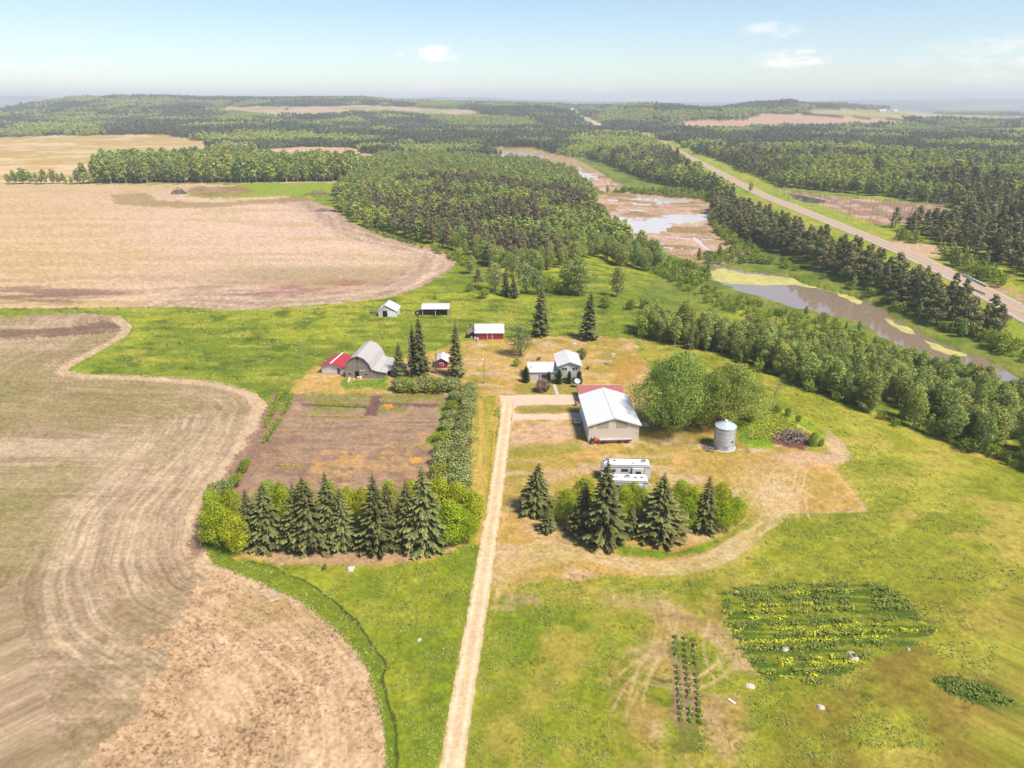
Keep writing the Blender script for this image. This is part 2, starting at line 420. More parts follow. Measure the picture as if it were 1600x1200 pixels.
# dark smear and pale headland at the top of it
hd = m1 & (dF1 < 2.2 + 2 * n_mid)
col[hd] = (A(216, 188, 152)[None] * (0.85 + 0.3 * n_fine)[:, None])[hd]
m = m1 & inside(U, V, [(-900, 500), (0, 500), (120, 497), (185, 505), (190, 518), (120, 524), (0, 530), (-900, 530)])
col[m] = lerp3(col, A(122, 96, 80), sm(fbm(gx / 25, gy / 5, 73, 3), .38, .6) * .8)[m]
# pale speckled corner of cloddy soil
F1b = [(338, 884), (400, 905), (470, 937), (530, 985), (575, 1040), (592, 1090), (606, 1300), (560, 2600), (60, 2600), (160, 1200), (192, 1132), (228, 1050), (262, 970), (300, 915)]
mb = m1 & inside(gu + wob * 10 * pxm, gv + wob2 * 3 * pxm, F1b)
cb = lerp3(A(226, 194, 154), A(204, 172, 130), sm(n_mid * .5 + fbm(dF1 / .5, aF1 / 8, 87, 3) * .5, .4, .6))
cb = lerp3(cb, A(172, 152, 100), sm(n_big, .55, .7) * .5)
clod = sm(fbm(gx / 0.3, gy / 0.22, 83, 2) * .8 + n_mid * .2, .6, .7) * sm(n_big * .4 + n_mid * .6, .3, .56)
cb = lerp3(cb, A(130, 94, 70), clod * .75) * (0.82 + 0.28 * n_fine + 0.08 * n_tiny)[:, None]
col[mb] = cb[mb]
dk = m1 & ~mb & inside(U, V, [(338, 884), (300, 915), (262, 970), (228, 1050), (192, 1132), (160, 1200), (60, 2600), (-500, 2600), (60, 1132), (150, 1000), (220, 900), (300, 870)])
col[dk] = lerp3(col, A(146, 130, 90), np.full(len(gx), .4) * sm(n_mid, .3, .6))[dk]
# thin row lines across the plough direction, from the drill
ln = m1 & ~mb & (np.abs(((gy * 1.0 + gx * .015) / 7.5) % 1 - .5) < .012)
col[ln] *= 0.9
# dark-green ribbon of grass round its lower right edge, brighter inside
dEdge, _ = seg_dist(gx, gy, np.stack(flat(*np.array([(318, 850), (335, 878), (400, 902), (472, 934), (533, 983), (578, 1038), (596, 1090), (604, 1132), (612, 1300)], float).T), 1))
g2 = (~m1) & (dEdge < 2.7 - 1.9 * smooth((gv - 930) / 170)) & (gy < 100) & (gu < 760)
col[g2] = lerp3(col, A(112, 134, 46), .35 + .5 * n_mid)[g2]
for e_, cc in ((2.7 - 1.9 * smooth((gv - 930) / 170), (92, 108, 36)),):
    t_ = (~m1) & (np.abs(dEdge - e_ - wob * 1.6) < .08 + .2 * n_mid) & (gu < 760)
    col[t_] = (A(*cc)[None] * (0.8 + .4 * n_fine)[:, None])[t_]
sp = (~m1) & (dEdge < 3.2) & (vnoise(gx / .35, gy / .35, 99) > .93)
col[sp] = A(196, 190, 110)
# -- middle left field
F2 = [(-900, 284), (0, 288), (240, 288), (330, 288), (410, 292), (420, 303), (480, 310), (530, 330), (547, 347), (600, 371), (660, 386), (700, 396), (712, 405), (706, 420), (680, 436), (640, 456), (600, 466), (480, 479), (370, 485), (290, 479), (130, 481), (0, 481), (-900, 478)]
F2w = np.stack(flat(*np.array(F2[6:20], float).T), 1)
dF2, aF2 = seg_dist(gx, gy, F2w)
c2r = stubble(dF2, aF2, A(214, 184, 152), A(184, 156, 126), A(150, 126, 100), A(160, 150, 100), .2, 7, 1.2)
c2h = lerp3(A(208, 176, 128), A(214, 182, 148), sm(gu, 0, 450)) * (0.84 + 0.3 * fbm(gx / 40, gy / 4, 101, 4))[:, None]
c2h = lerp3(c2h, A(184, 164, 112), sm(fbm(gx / 60, gy / 14 + gx / 160, 103, 4), .5, .7) * .45)
c2h = lerp3(c2h, A(128, 98, 84), sm(gv, 420, 462) * (1 - sm(gv, 468, 480)) * sm(fbm(gx / 28, gy / 5, 105, 4), .4, .6) * .8)
c2h = lerp3(c2h, A(150, 138, 94), sm(gv, 408, 424) * (1 - sm(gv, 440, 455)) * .55 * sm(gu, 250, 420))
c2h = lerp3(c2h, A(168, 108, 98), sm(gu, 380, 460) * sm(gv, 432, 445) * (1 - sm(gv, 462, 474)) * sm(n_mid, .35, .6) * .8)
c2 = lerp3(c2r, c2h, sm(dF2, 10, 26))
c2 = c2 * (1.08 + 0.3 * n_fine)[:, None] * np.array([1, .97, 1.03])
c2 = c2 * np.array([.94, 1.0, 1.06])
m2 = region(F2, c2, wavy=False)
ring = m2 & (np.abs(seg_dist(gx, gy, world_poly([(200, 305), (215, 316), (260, 320), (330, 321), (420, 314), (470, 311)]))[0] - 0) < 8 + 10 * n_mid)
col[ring] = lerp3(col, A(150, 136, 88), np.full(len(gx), .6))[ring]
gp = [(370, 288), (430, 284), (550, 282), (545, 296), (520, 306), (470, 305), (400, 309), (330, 310), (290, 306), (300, 300), (340, 297), (365, 300)]
region(gp, lerp3(A(150, 178, 60), A(168, 176, 84), sm(n_mid, .4, .6)))
region([(300, 292), (380, 291), (400, 300), (360, 306), (310, 306), (290, 300)], lerp3(A(158, 138, 98), A(182, 150, 112), sm(n_mid, .4, .6)))
# -- far rolling field behind the tree line
F3 = [(-900, 216), (0, 213), (120, 211), (250, 209), (335, 222), (340, 234), (380, 236), (470, 229), (555, 231), (575, 240), (610, 246), (600, 252), (560, 262), (560, 285), (-900, 290)]
st3 = fbm((gx + gy * .35) / 120, (gy - gx * .35) / 14, 107, 3)
c3 = lerp3(A(206, 176, 122), A(232, 206, 160), sm(st3, .42, .6))
c3 = lerp3(c3, A(190, 176, 112), sm(fbm(gx / 90, gy / 40, 109, 3), .5, .66) * .7)
c3 = lerp3(c3, A(222, 184, 148), sm(gu, 200, 420) * .7) * 1.02
region(F3, c3)
# -- far country: forest floor everywhere else beyond the farm
ff = lerp3(A(62, 70, 50), A(92, 100, 66), sm(fbm(gx / 60, gy / 60, 111, 4), .4, .62))
farm = (gv < 236) & (gy > 100) & ~inside(U, V, F3)
col[farm] = ff[farm]
far2 = farm & (gy > 4200)
col[far2] = lerp3(ff, A(150, 150, 110), sm(fbm(gx / 900, gy / 900, 113, 3), .5, .6))[far2]
FARF = [  # far open fields
    ([(300, 169), (350, 167), (420, 165.5), (520, 166), (560, 164), (620, 166), (690, 169), (745, 172), (762, 183), (700, 184), (640, 180), (560, 177), (480, 181), (420, 184), (370, 176), (320, 173)], (206, 178, 158), (178, 174, 122)),
    ([(1052, 190), (1110, 185), (1165, 187), (1180, 178), (1100, 175), (1150, 176), (1250, 178), (1330, 184), (1430, 190), (1410, 193), (1330, 197), (1230, 200), (1120, 204), (1060, 203)], (206, 166, 138), (204, 170, 142)),
    ([(1250, 172), (1330, 170), (1400, 172), (1480, 179), (1600, 181), (2400, 181), (2400, 189), (1600, 188), (1480, 188), (1400, 186), (1280, 179)], (196, 182, 152), (176, 170, 130)),
    ([(1480, 203), (1600, 198), (2000, 198), (2000, 212), (1600, 214), (1500, 209)], (160, 170, 80), (140, 160, 80)),
    ([(130, 195), (60, 193), (0, 196), (-200, 196), (-200, 199), (60, 199), (120, 199)], (170, 176, 120), (150, 150, 100))]
FARF += [([(430, 190), (500, 186), (540, 189), (520, 194), (450, 196)], (150, 164, 90), (130, 150, 80)), ([(60, 178), (140, 174), (210, 176), (160, 181), (80, 182)], (160, 160, 110), (140, 150, 100)), ([(200, 164), (250, 162), (300, 163), (270, 165.5)], (180, 170, 130), (160, 160, 120)),
         ([(1020, 189), (1050, 186), (1062, 189), (1045, 193)], (196, 180, 140), (180, 170, 120)), ([(1250, 214), (1330, 211), (1420, 214), (1380, 218), (1290, 219)], (150, 168, 80), (140, 158, 76))]
for pl, ca, cb_ in FARF:
    m = inside(gu, gv, pl) & front
    col[m] = lerp3(np.broadcast_to(A(*ca), col.shape), np.broadcast_to(A(*cb_), col.shape), sm(fbm(gx / 120, gy / 80, 117, 3), .4, .6))[m]
ROADCUT = [(887, 164), (899, 164), (914, 178), (950, 196), (954, 205), (926, 206), (902, 192)]
m = inside(gu, gv, ROADCUT) & front; col[m] = A(176, 172, 120)
# -- creek valley: green ground, dead reed marsh
vg = lerp3(A(112, 136, 62), A(142, 152, 78), sm(n_mid, .35, .6)) * (0.85 + 0.3 * n_fine)[:, None]
region([(930, 300), (1040, 410), (1000, 470), (1000, 490), (1180, 480), (1330, 540), (1600, 640), (1900, 760), (2200, 600), (1600, 500), (1450, 430), (1300, 375), (1130, 300), (1040, 240), (900, 240), (740, 225), (850, 262)], vg)
reed = lerp3(A(218, 182, 158), A(192, 160, 130), sm(n_mid * .5 + fbm(gx / 14, gy / 14, 121, 4) * .5, .4, .6))
reed = lerp3(reed, A(150, 140, 92), sm(fbm(gx / 22, gy / 9, 123, 4), .54, .66) * .8) * (0.82 + 0.36 * n_fine)[:, None]
region(MARSH, reed)
region([(738, 237), (780, 230), (850, 232), (905, 250), (935, 270), (870, 268), (800, 250)], lerp3(A(176, 164, 116), A(190, 160, 130), sm(n_mid, .4, .6)))
region([(1195, 290), (1240, 300), (1330, 310), (1480, 322), (1490, 345), (1400, 352), (1345, 350), (1290, 338), (1240, 322), (1210, 306)], lerp3(reed, A(150, 120, 104), sm(n_mid, .4, .6) * .6))
# -- highway verges
HW = [(1004, 208), (1015, 215), (1050, 231), (1100, 257), (1150, 284), (1200, 308), (1300, 348), (1400, 389), (1450, 412), (1520, 447), (1600, 490), (1760, 580), (1900, 660)]
HWw = smoothline(world_poly(HW), 6)
dH, _ = seg_dist(gx, gy, HWw)
vw = np.interp(gv, [205, 260, 320, 400, 500], [26, 26, 24, 20, 17])
m = (dH < vw + wob * 8) & (gv < 700)
col[m] = (lerp3(A(186, 180, 100), A(158, 176, 72), sm(n_mid, .38, .6)) * (0.86 + 0.28 * n_fine)[:, None])[m]
region([(1395, 375), (1440, 380), (1500, 392), (1505, 398), (1460, 402), (1420, 400), (1400, 390)], A(214, 184, 144) * 1.0)
region([(1545, 440), (1600, 462), (1660, 490), (1640, 494), (1590, 466), (1550, 450)], A(196, 160, 130) * 1.0)
m = inside(U, V, [(1060, 250), (1110, 268), (1150, 292), (1180, 306), (1120, 300), (1085, 280)])
col[m] = (A(148, 178, 62)[None] * (0.85 + .3 * n_fine)[:, None])[m]
# -- dry mown yard
dry = lerp3(A(208, 178, 118), A(176, 164, 86), sm(n_mid * .5 + n_big * .5, .4, .6))
dry = lerp3(dry, A(216, 184, 140), sm(fbm(gx / 5, gy / 2.2, 131, 4), .5, .66) * .8) * (0.72 + 0.44 * n_fine + .12 * n_tiny)[:, None]
YARD = [(455, 612), (458, 600), (490, 575), (540, 560), (640, 562), (690, 545), (700, 538), (735, 532), (790, 530), (850, 524), (925, 524), (985, 530), (1004, 552), (1012, 562), (1030, 640), (1110, 640), (1150, 660), (1200, 690), (1260, 700), (1318, 716), (1302, 724), (1347, 792), (1343, 798), (1215, 800), (1180, 838), (1120, 868), (1040, 888), (960, 905), (850, 905), (790, 930), (770, 960), (764, 930), (775, 800), (788, 690), (778, 618), (740, 620), (735, 800), (742, 830), (700, 870), (600, 885), (450, 880), (380, 868), (420, 858), (720, 850), (728, 620), (600, 616), (455, 616)]
# far parts of the yard
paint(YARD, dry, 1.6, 1.6, 1.0, 5)
region([(380, 866), (470, 858), (600, 856), (700, 852), (716, 858), (660, 874), (560, 884), (440, 882)], lerp3(A(202, 170, 126), A(190, 152, 118), n_mid) * (0.85 + .3 * n_fine)[:, None])
# tall-weed lawn bits inside the yard
for pl, c in [([(808, 634), (905, 632), (905, 645), (810, 647)], (150, 148, 70)),
              ([(806, 600), (905, 598), (905, 612), (880, 620), (812, 616), (800, 610)], (160, 156, 78)),
              ([(960, 560), (1000, 556), (1010, 575), (980, 600), (960, 600)], (196, 160, 92)),
              ([(1000, 670), (1110, 648), (1115, 690), (1040, 700), (1000, 690)], (158, 144, 78)),
              ([(1150, 668), (1185, 660), (1200, 700), (1170, 712), (1145, 700)], (158, 146, 70)),
              ([(800, 700), (905, 690), (912, 705), (850, 712), (802, 716)], (164, 158, 76))]:
    paint(pl, A(*c), 1.2, .8, .75)
region([(532, 596), (610, 590), (598, 606), (575, 608), (534, 608)], lerp3(A(140, 164, 66), A(166, 170, 84), n_mid))
weed = lerp3(A(128, 162, 32), A(160, 186, 40), sm(n_mid, .4, .6)) * (0.8 + .4 * n_fine)[:, None]
region([(1150, 640), (1180, 628), (1215, 636), (1250, 652), (1285, 676), (1288, 694), (1268, 702), (1240, 690), (1215, 692), (1190, 712), (1160, 690), (1145, 660)], weed)
region([(1206, 680), (1218, 670), (1245, 668), (1262, 676), (1262, 700), (1250, 706), (1225, 692), (1210, 690)], lerp3(A(150, 104, 92), A(126, 84, 78), n_mid) * (0.8 + .4 * n_fine)[:, None])
# bare pink dirt
for pl in ([(790, 640), (810, 660), (900, 658), (905, 686), (840, 690), (795, 690)], [(1028, 684), (1052, 686), (1050, 696), (1030, 696)], [(1085, 690), (1112, 692), (1108, 702), (1088, 700)],
           [(795, 780), (825, 788), (830, 820), (796, 812)], [(1165, 700), (1240, 705), (1300, 722), (1250, 750), (1260, 790), (1180, 800), (1160, 760)], [(860, 800), (900, 830), (960, 845), (900, 850), (860, 830)]):
    i_ = soft(pl, 3.0, 2.5); col[:] = col + (A(222, 186, 152) * (.8 + .4 * n_fine)[:, None] - col) * (i_ * sm(n_mid * .6 + n_fine * .4, .36, .6) * .85)[:, None]
paint([(1060, 705), (1150, 712), (1240, 700), (1300, 722), (1347, 792), (1343, 798), (1210, 800), (1190, 770), (1120, 748), (1040, 730)], lerp3(A(216, 182, 128), A(196, 172, 104), sm(n_mid, .4, .62)) * (.75 + .45 * n_fine)[:, None], 1.2, .6, .9)
paint([(1288, 668), (1318, 690), (1330, 712), (1306, 726), (1240, 722), (1190, 716), (1240, 706), (1296, 706), (1300, 694)], A(226, 188, 154) * .95, 1.5, 1.0, .8)
# bright lawn bands at the foot of the right hedge
band = [(958, 852), (1050, 862), (1110, 845), (1160, 815), (1175, 800), (1178, 825), (1150, 850), (1100, 866), (1030, 872), (970, 868)]
paint(band, A(128, 152, 44)[None] * (0.75 + .5 * n_fine)[:, None], 1.5, 1.0)
# clearing round the sandy gravel between road and pines kept dry; lower middle ground of the yard
low = [(800, 940), (960, 925), (1010, 950), (1130, 920), (1140, 1000), (1160, 1040), (1180, 1132), (1200, 1400), (960, 1400), (960, 1132), (940, 1040), (990, 1000), (1000, 960)]
paint(low, lerp3(mead * .95, lerp3(A(204, 172, 126), A(180, 160, 98), sm(n_mid, .4, .6)) * (0.7 + .5 * n_fine)[:, None], sm(fbm(gx / 5, gy / 5, 137, 4), .34, .6)), 7, 5, .95)
spk = vnoise(gx / .28, gy / .28, 311) * vnoise(gx / 3.1, gy / 3.1, 312)
m = (gv > 850) & (gu > 620) & (spk > .62); col[m] = (col * .62)[m]
m = (gv > 560) & (gu > 1000) & (fbm(gx / 2.2, gy / .9, 313, 3) > .70) & ~inside(U, V, YARD); col[m] = (col * .78)[m]
# -- garden
G1 = [(377, 760), (410, 700), (446, 640), (462, 616), (700, 617), (697, 628), (686, 640), (688, 655), (684, 668), (664, 690), (678, 702), (680, 745), (660, 800), (370, 800)]
gs = fbm(gx / 8, gy / 1.0, 141, 3)
gcol = lerp3(A(178, 150, 122), A(156, 126, 104), sm(gs * .5 + n_mid * .5, .36, .66))
pale = inside(U, V, [(520, 720), (545, 700), (600, 690), (640, 700), (645, 730), (600, 740), (590, 790), (540, 800), (480, 740), (490, 715)])
gcol = lerp3(gcol, A(212, 174, 124), np.where(pale, sm(n_mid * .5 + n_fine * .5, .36, .64) * .7, sm(fbm(gx / 6, gy / 2, 143, 3), .6, .72) * .4))
gcol = gcol * (0.84 + 0.32 * n_fine)[:, None]
region(G1, gcol, wavy=False)
region([(470, 618), (690, 618), (695, 628), (686, 640), (684, 651), (478, 650), (470, 640)], lerp3(A(176, 148, 120), A(158, 152, 104), sm(n_mid, .36, .6)) * (0.85 + .3 * n_fine)[:, None], wavy=False)
for pl, c in [([(470, 630), (580, 632), (580, 636), (470, 634)], (140, 106, 96)), ([(592, 628), (692, 632), (680, 637), (592, 633)], (140, 106, 96)),
              ([(583, 618), (595, 618), (588, 650), (568, 650)], (134, 100, 92)), ([(600, 632), (615, 631), (616, 638), (602, 639)], (226, 160, 90)),
              ([(640, 716), (656, 715), (657, 722), (642, 724)], (230, 172, 90))]:
    region(pl, A(*c)[None] * (0.85 + .3 * n_fine)[:, None], wavy=False)
# orange patches, brown headland track beside the garden
trk = lerp3(A(176, 142, 118), A(156, 126, 104), n_mid)
region([(428, 614), (436, 614), (392, 706), (352, 752), (322, 800), (316, 860), (300, 880), (290, 850), (318, 788), (352, 740), (398, 680), (414, 640)], trk)
region([(386, 690), (450, 618), (464, 616), (400, 730), (372, 800), (340, 800), (360, 740)], trk)
# -- strip of dry grass each side of the driveway
region([(742, 622), (776, 620), (776, 690), (768, 780), (760, 850), (735, 850), (735, 780), (745, 690)], lerp3(A(206, 180, 104), A(172, 164, 76), sm(fbm(gx / .7, gy / 14, 151, 3), .42, .6)))
# -- weedy flower plot
PLOT = [(1122, 925), (1180, 915), (1300, 912), (1370, 908), (1420, 935), (1450, 975), (1462, 985), (1430, 1010), (1370, 1030), (1300, 1060), (1260, 1080), (1200, 1070), (1165, 1030), (1155, 1010), (1130, 960)]
pw = fbm(gx / 6, gy / .5, 153, 3)
region(PLOT, lerp3(A(92, 116, 44), A(150, 156, 60), sm(pw, .42, .6)) * (0.8 + .4 * n_fine)[:, None])
region([(1040, 1005), (1088, 996), (1094, 1060), (1098, 1132), (1098, 1180), (1052, 1180), (1050, 1060)], lerp3(A(130, 134, 70), A(168, 140, 106), sm(n_mid, .4, .6)))
region([(1455, 1062), (1490, 1058), (1560, 1070), (1590, 1100), (1540, 1105), (1480, 1085)], A(92, 112, 48)[None] * (0.8 + .4 * n_fine)[:, None])
# -- paths and wheel tracks worn into the ground
def track(pts, w, c, k=0.8, pair=0.0, world=False):
    P = smoothline(np.array([flat(a, b) for a, b in pts]), 8)
    x0, y0 = P.min(0) - 3; x1, y1 = P.max(0) + 3
    m = (gx > x0) & (gx < x1) & (gy > y0) & (gy < y1)
    idx = np.nonzero(m)[0]
    if not len(idx): return
    d, al = seg_dist(gx[idx], gy[idx], P)
    ends = smooth(np.minimum(al, al.max() - al) / 3.0)
    if pair: d = np.abs(d - pair / 2)
    a = smooth(1 - (d - w * .5) / (w * .6 + .12)) * k * (0.1 + 1.3 * fbm(gx[idx] / 1.5, gy[idx] / 1.5, 161, 3)) * ends * (.45 + fbm(al / 5, al * 0, 163, 2))
    col[idx] = lerp3(col[idx], np.broadcast_to(A(*c), (len(idx), 3)), a)
T1 = (218, 194, 146)
rt = random.Random(5)
track([(762, 930), (790, 890), (850, 872), (930, 872), (1020, 890), (1100, 880), (1160, 850), (1190, 810), (1200, 770), (1190, 740)], 3.2, (204, 180, 118), .5, 0)
for q in range(7):
    o = q * 6 + rt.uniform(-3, 3)
    track([(760 + q, 950 - o), (790, 905 - o), (850, 876 - o * .7), (930, 874 - o * .2), (1020, 893 - o * .3), (1100, 884 - o * .3), (1165, 850 - o * .4), (1195 + q * 3, 812), (1200 + q * 6, 770), (1185 + q * 10, 735)], .2, T1, .62, 1.7)
for q in range(34):
    x0 = rt.uniform(1150, 1260); x1 = x0 + rt.uniform(-60, 60); y0 = rt.uniform(718, 760); y1 = rt.uniform(770, 822)
    track([(x0, y0), ((x0 + x1) / 2 + rt.uniform(-25, 25), (y0 + y1) / 2), (x1, y1)], .13, (234, 206, 164), .42, rt.choice([0, 1.6]))
for pl in ([(1330, 705), (1290, 690), (1230, 655), (1180, 628)], [(1316, 716), (1300, 694), (1260, 672), (1215, 646)], [(1180, 735), (1240, 728), (1290, 724), (1318, 714), (1300, 690)], [(1160, 728), (1230, 722), (1280, 716), (1308, 706), (1285, 686)]):
    track(pl, .8, (222, 192, 152), .6, 0)
track([(1292, 720), (1347, 790), (1338, 799), (1200, 801)], .25, (226, 196, 150), .7)
track([(1165, 600), (1250, 640), (1340, 700), (1420, 780)], .3, (178, 178, 92), .5, 1.8)
track([(1240, 800), (1310, 830), (1420, 900)], .3, (180, 176, 96), .4, 1.8)
for pl in ([(1018, 925), (1035, 980), (1020, 1030), (985, 1080), (960, 1132)], [(1060, 925), (1040, 1000), (1010, 1040), (985, 1132)], [(960, 1050), (1010, 1060), (1080, 1070), (1130, 1040), (1150, 1000)], [(985, 1040), (1040, 1062), (1100, 1062), (1150, 1030)], [(1130, 940), (1110, 1000), (1120, 1050), (1150, 1080)], [(940, 1090), (1000, 1040), (1050, 1010)]):
    track(pl, .2, (214, 186, 134), .6, 1.6)
for pl in ([(880, 968), (890, 945), (915, 935), (935, 945)], [(965, 955), (980, 965), (960, 950), (935, 938)], [(812, 905), (850, 905), (870, 925), (876, 940)], [(898, 1075), (905, 1065), (920, 1068)], [(1320, 1000), (1360, 1010)]):
    track(pl, .3, (120, 122, 66), .4)
for pl in ([(120, 575), (60, 620), (20, 690)], [(640, 500), (600, 520), (560, 535)], [(1145, 770), (1220, 790)]): track(pl, .3, (190, 180, 120), .3)
for q in range(9): track([(740 + q * 3.6, 625), (736 + q * 3.0, 700), (728 + q * 3.6, 780)], .12, (214, 196, 126), .5)
# tracks through the lush pasture
track([(500, 560), (600, 545), (690, 500), (740, 480), (860, 466), (960, 470)], .5, (176, 184, 90), .5, 1.6)
track([(0, 486), (130, 484), (300, 484), (480, 482), (620, 462)], 1.2, (204, 196, 128), .45)
grain = .66 + .68 * fbm(gx / .42, gy / .42, 321, 3); grain = 1 + (grain - 1) * (1 - .6 * smooth((np.hypot(gx, gy) - 300) / 500))
col = np.clip(col * grain[:, None], 0.012, 0.6)

ii = (np.arange(NR - 1)[:, None] * NA + np.arange(NA)[None]).ravel()
jn = (np.arange(NR - 1)[:, None] * NA + (np.arange(NA)[None] + 1) % NA).ravel()
quads = np.stack([ii, ii + NA, jn + NA, jn], 1)[:, ::-1]
def ground_mat():
    m = bpy.data.materials.new('ground_cover'); m.use_nodes = True; nt = m.node_tree; b = nt.nodes['Principled BSDF']
    b.inputs['Roughness'].default_value = 0.95; b.inputs['Specular IOR Level'].default_value = 0.1
    at = nt.nodes.new('ShaderNodeAttribute'); at.attribute_name = 'cover'
    g = nt.nodes.new('ShaderNodeNewGeometry')
    fac = None
    for sc, lo, hi in ((1.7, .8, 1.2), (0.32, .86, 1.14)):
        n = nt.nodes.new('ShaderNodeTexNoise'); n.inputs['Scale'].default_value = sc; n.inputs['Detail'].default_value = 6; n.inputs['Roughness'].default_value = .7
        nt.links.new(g.outputs['Position'], n.inputs['Vector'])
        r = nt.nodes.new('ShaderNodeMapRange'); r.inputs['From Min'].default_value = .3; r.inputs['From Max'].default_value = .7; r.inputs['To Min'].default_value = lo; r.inputs['To Max'].default_value = hi
        nt.links.new(n.outputs['Fac'], r.inputs['Value'])
        if fac is None: fac = r.outputs[0]; nf = n.outputs['Fac']
        else:
            q = nt.nodes.new('ShaderNodeMath'); q.operation = 'MULTIPLY'; nt.links.new(fac, q.inputs[0]); nt.links.new(r.outputs[0], q.inputs[1]); fac = q.outputs[0]
    v = nt.nodes.new('ShaderNodeVectorMath'); v.operation = 'SCALE'; nt.links.new(at.outputs['Color'], v.inputs[0]); nt.links.new(fac, v.inputs['Scale'])
    nt.links.new(v.outputs[0], b.inputs['Base Color'])
    bp = nt.nodes.new('ShaderNodeBump'); bp.inputs['Strength'].default_value = .5; bp.inputs['Distance'].default_value = .25
    nt.links.new(nf, bp.inputs['Height']); nt.links.new(bp.outputs[0], b.inputs['Normal'])
    return m
GM = ground_mat()
# sheet closed under the camera by one centre vertex
Vg = np.concatenate([np.stack([gx, gy, gz], 1), [[0, 0, 0]]])
me = new_mesh('ground', Vg, quads, [GM], smooth_=True)
ca = me.attributes.new('cover', 'FLOAT_COLOR', 'POINT')
cc = np.ones((len(Vg), 4), np.float32); cc[:-1, :3] = col; cc[-1, :3] = A(150, 165, 60)
ca.data.foreach_set('color', cc.ravel())
ground = put('ground', me); tag(ground, kind='structure')
print('ground verts', len(Vg))

# ============ sheets on the ground ============
def ribbon(name, cline, width, m, dz=0.02, n=6, seg=4):
    P = cline; T = np.gradient(P, axis=0); T /= np.linalg.norm(T, axis=1)[:, None]; N = np.stack([-T[:, 1], T[:, 0]], 1)
    rows = []
    for k in range(n + 1):
        o = (k / n - .5)
        wv = width * (1 + 0.06 * (vnoise(np.arange(len(P)) * .7, np.full(len(P), k * 3.1), 7) - .5)) if k in (0, n) else width
        q = P + N * (o * (wv if np.isscalar(wv) else wv[:, None]))
        rows.append(np.column_stack([q, terrain(q[:, 0], q[:, 1]) + dz]))
    R_ = np.stack(rows, 1); V_ = R_.reshape(-1, 3); L_ = len(P)
    a = (np.arange(L_ - 1)[:, None] * (n + 1) + np.arange(n)[None]).ravel()
    Q = np.stack([a, a + n + 1, a + n + 2, a + 1], 1)
    me = new_mesh(name, V_, Q, [m], smooth_=True)
    o = put(name, me); tag(o, kind='structure'); return o
def dense(P, step):
    d = np.r_[0, np.cumsum(np.linalg.norm(np.diff(P, axis=0), axis=1))]
    s = np.arange(0, d[-1], step)
    return np.stack([np.interp(s, d, P[:, 0]), np.interp(s, d, P[:, 1])], 1)
mg_ = mat('gravel', A(232, 204, 160), .95, .1, noise=.14, nscale=1.2)
dw = np.array([flat(694, 1290), flat(716, 1132), flat(755, 900), flat(774, 780), flat(790, 660), flat(793, 628)], float)
dr = ribbon('driveway', dense(dw, .25), 2.8, GM, .02, 14)
n_ = len(dr.data.vertices); kx = np.tile(np.linspace(-1, 1, 15), n_ // 15); vy = np.repeat(np.arange(n_ // 15), 15) * .25
rut = np.exp(-((np.abs(kx) - .52) / .2) ** 2); cc = lerp3(lin(244, 208, 162) * .56, lin(253, 230, 192) * .6, rut * .8 + .25 * fbm(kx * 3 + 9, vy / 2, 341, 3)); edge = sm(np.abs(kx) + .5 * (fbm(kx * 2, vy / .7, 343, 3) - .5), .86, 1.0)
cc = lerp3(cc, A(170, 158, 92), edge * .9) * (.82 + .3 * fbm(kx * 6, vy / .4, 345, 3))[:, None]
dcol = np.ones((n_, 4), np.float32); dcol[:, :3] = cc; ca = dr.data.attributes.new('cover', 'FLOAT_COLOR', 'POINT'); ca.data.foreach_set('color', dcol.ravel())
def sheet(name, poly, m, z=None, dz=0.02, wavy=1.2, step=None, kind='structure', seed=1):
    """flat or draped sheet with a wavering outline given by ground points"""
    P = world_poly(poly) if z is None else np.array([flat(a, b, z) for a, b in poly])
    P = smoothline(np.vstack([P, P[:1]]), 10)[:-1]
    d = dense(np.vstack([P, P[:1]]), step or max(.4, wavy))
    wv = (np.stack([fbm(d[:, 0] / 3 / wavy, d[:, 1] / 3 / wavy, seed, 3), fbm(d[:, 0] / 3 / wavy + 50, d[:, 1] / 3 / wavy, seed + 5, 3)], 1) - .5) * wavy * 3
    d = d + wv
    import mathutils
    tri = mathutils.geometry.tessellate_polygon([[Vector((a, b, 0)) for a, b in d]])
    zz = np.full(len(d), z) if z is not None else terrain(d[:, 0], d[:, 1]) + dz
    me = new_mesh(name, np.column_stack([d, zz]), [tuple(t) for t in tri], [m])
    if me.polygons and sum(p.normal.z for p in me.polygons) < 0: me.flip_normals()
    o = put(name, me); tag(o, kind=kind); return o
apron = mat('dirt_apron', lin(248, 214, 186) * .56, .95, .1, noise=.16, nscale=.8)
sheet('yard_drive', [(781, 618), (838, 617), (900, 617), (907, 620), (905, 631), (860, 632), (810, 634), (808, 646), (860, 647), (905, 646), (905, 655), (860, 656), (806, 657), (797, 672), (786, 690), (783, 660)], apron, dz=.011, wavy=.35)
asph = mat('asphalt', A(214, 190, 168) * .9, .9, .2, noise=.07, nscale=.3)
HR = dense(HWw, 6)
ribbon('highway', HR, 10.5, asph, .12, 4)
pm = mat('road_paint', (.62, .52, .2), .8)
T_ = np.gradient(HR, axis=0); T_ /= np.linalg.norm(T_, axis=1)[:, None]; N_ = np.stack([-T_[:, 1], T_[:, 0]], 1)
ribbon('centre_line', HR, .22, pm, .15, 1)
for s_ in (-1, 1): ribbon('edge_line', HR + N_ * s_ * 3.9, .2, mat('white_paint', (.7, .68, .62), .8), .15, 1)
fh = smoothline(world_poly([(893, 169), (938, 199)]), 12); fh = fh + np.stack([np.sin(np.linspace(0, 3.1, len(fh))) * -18, np.zeros(len(fh))], 1)
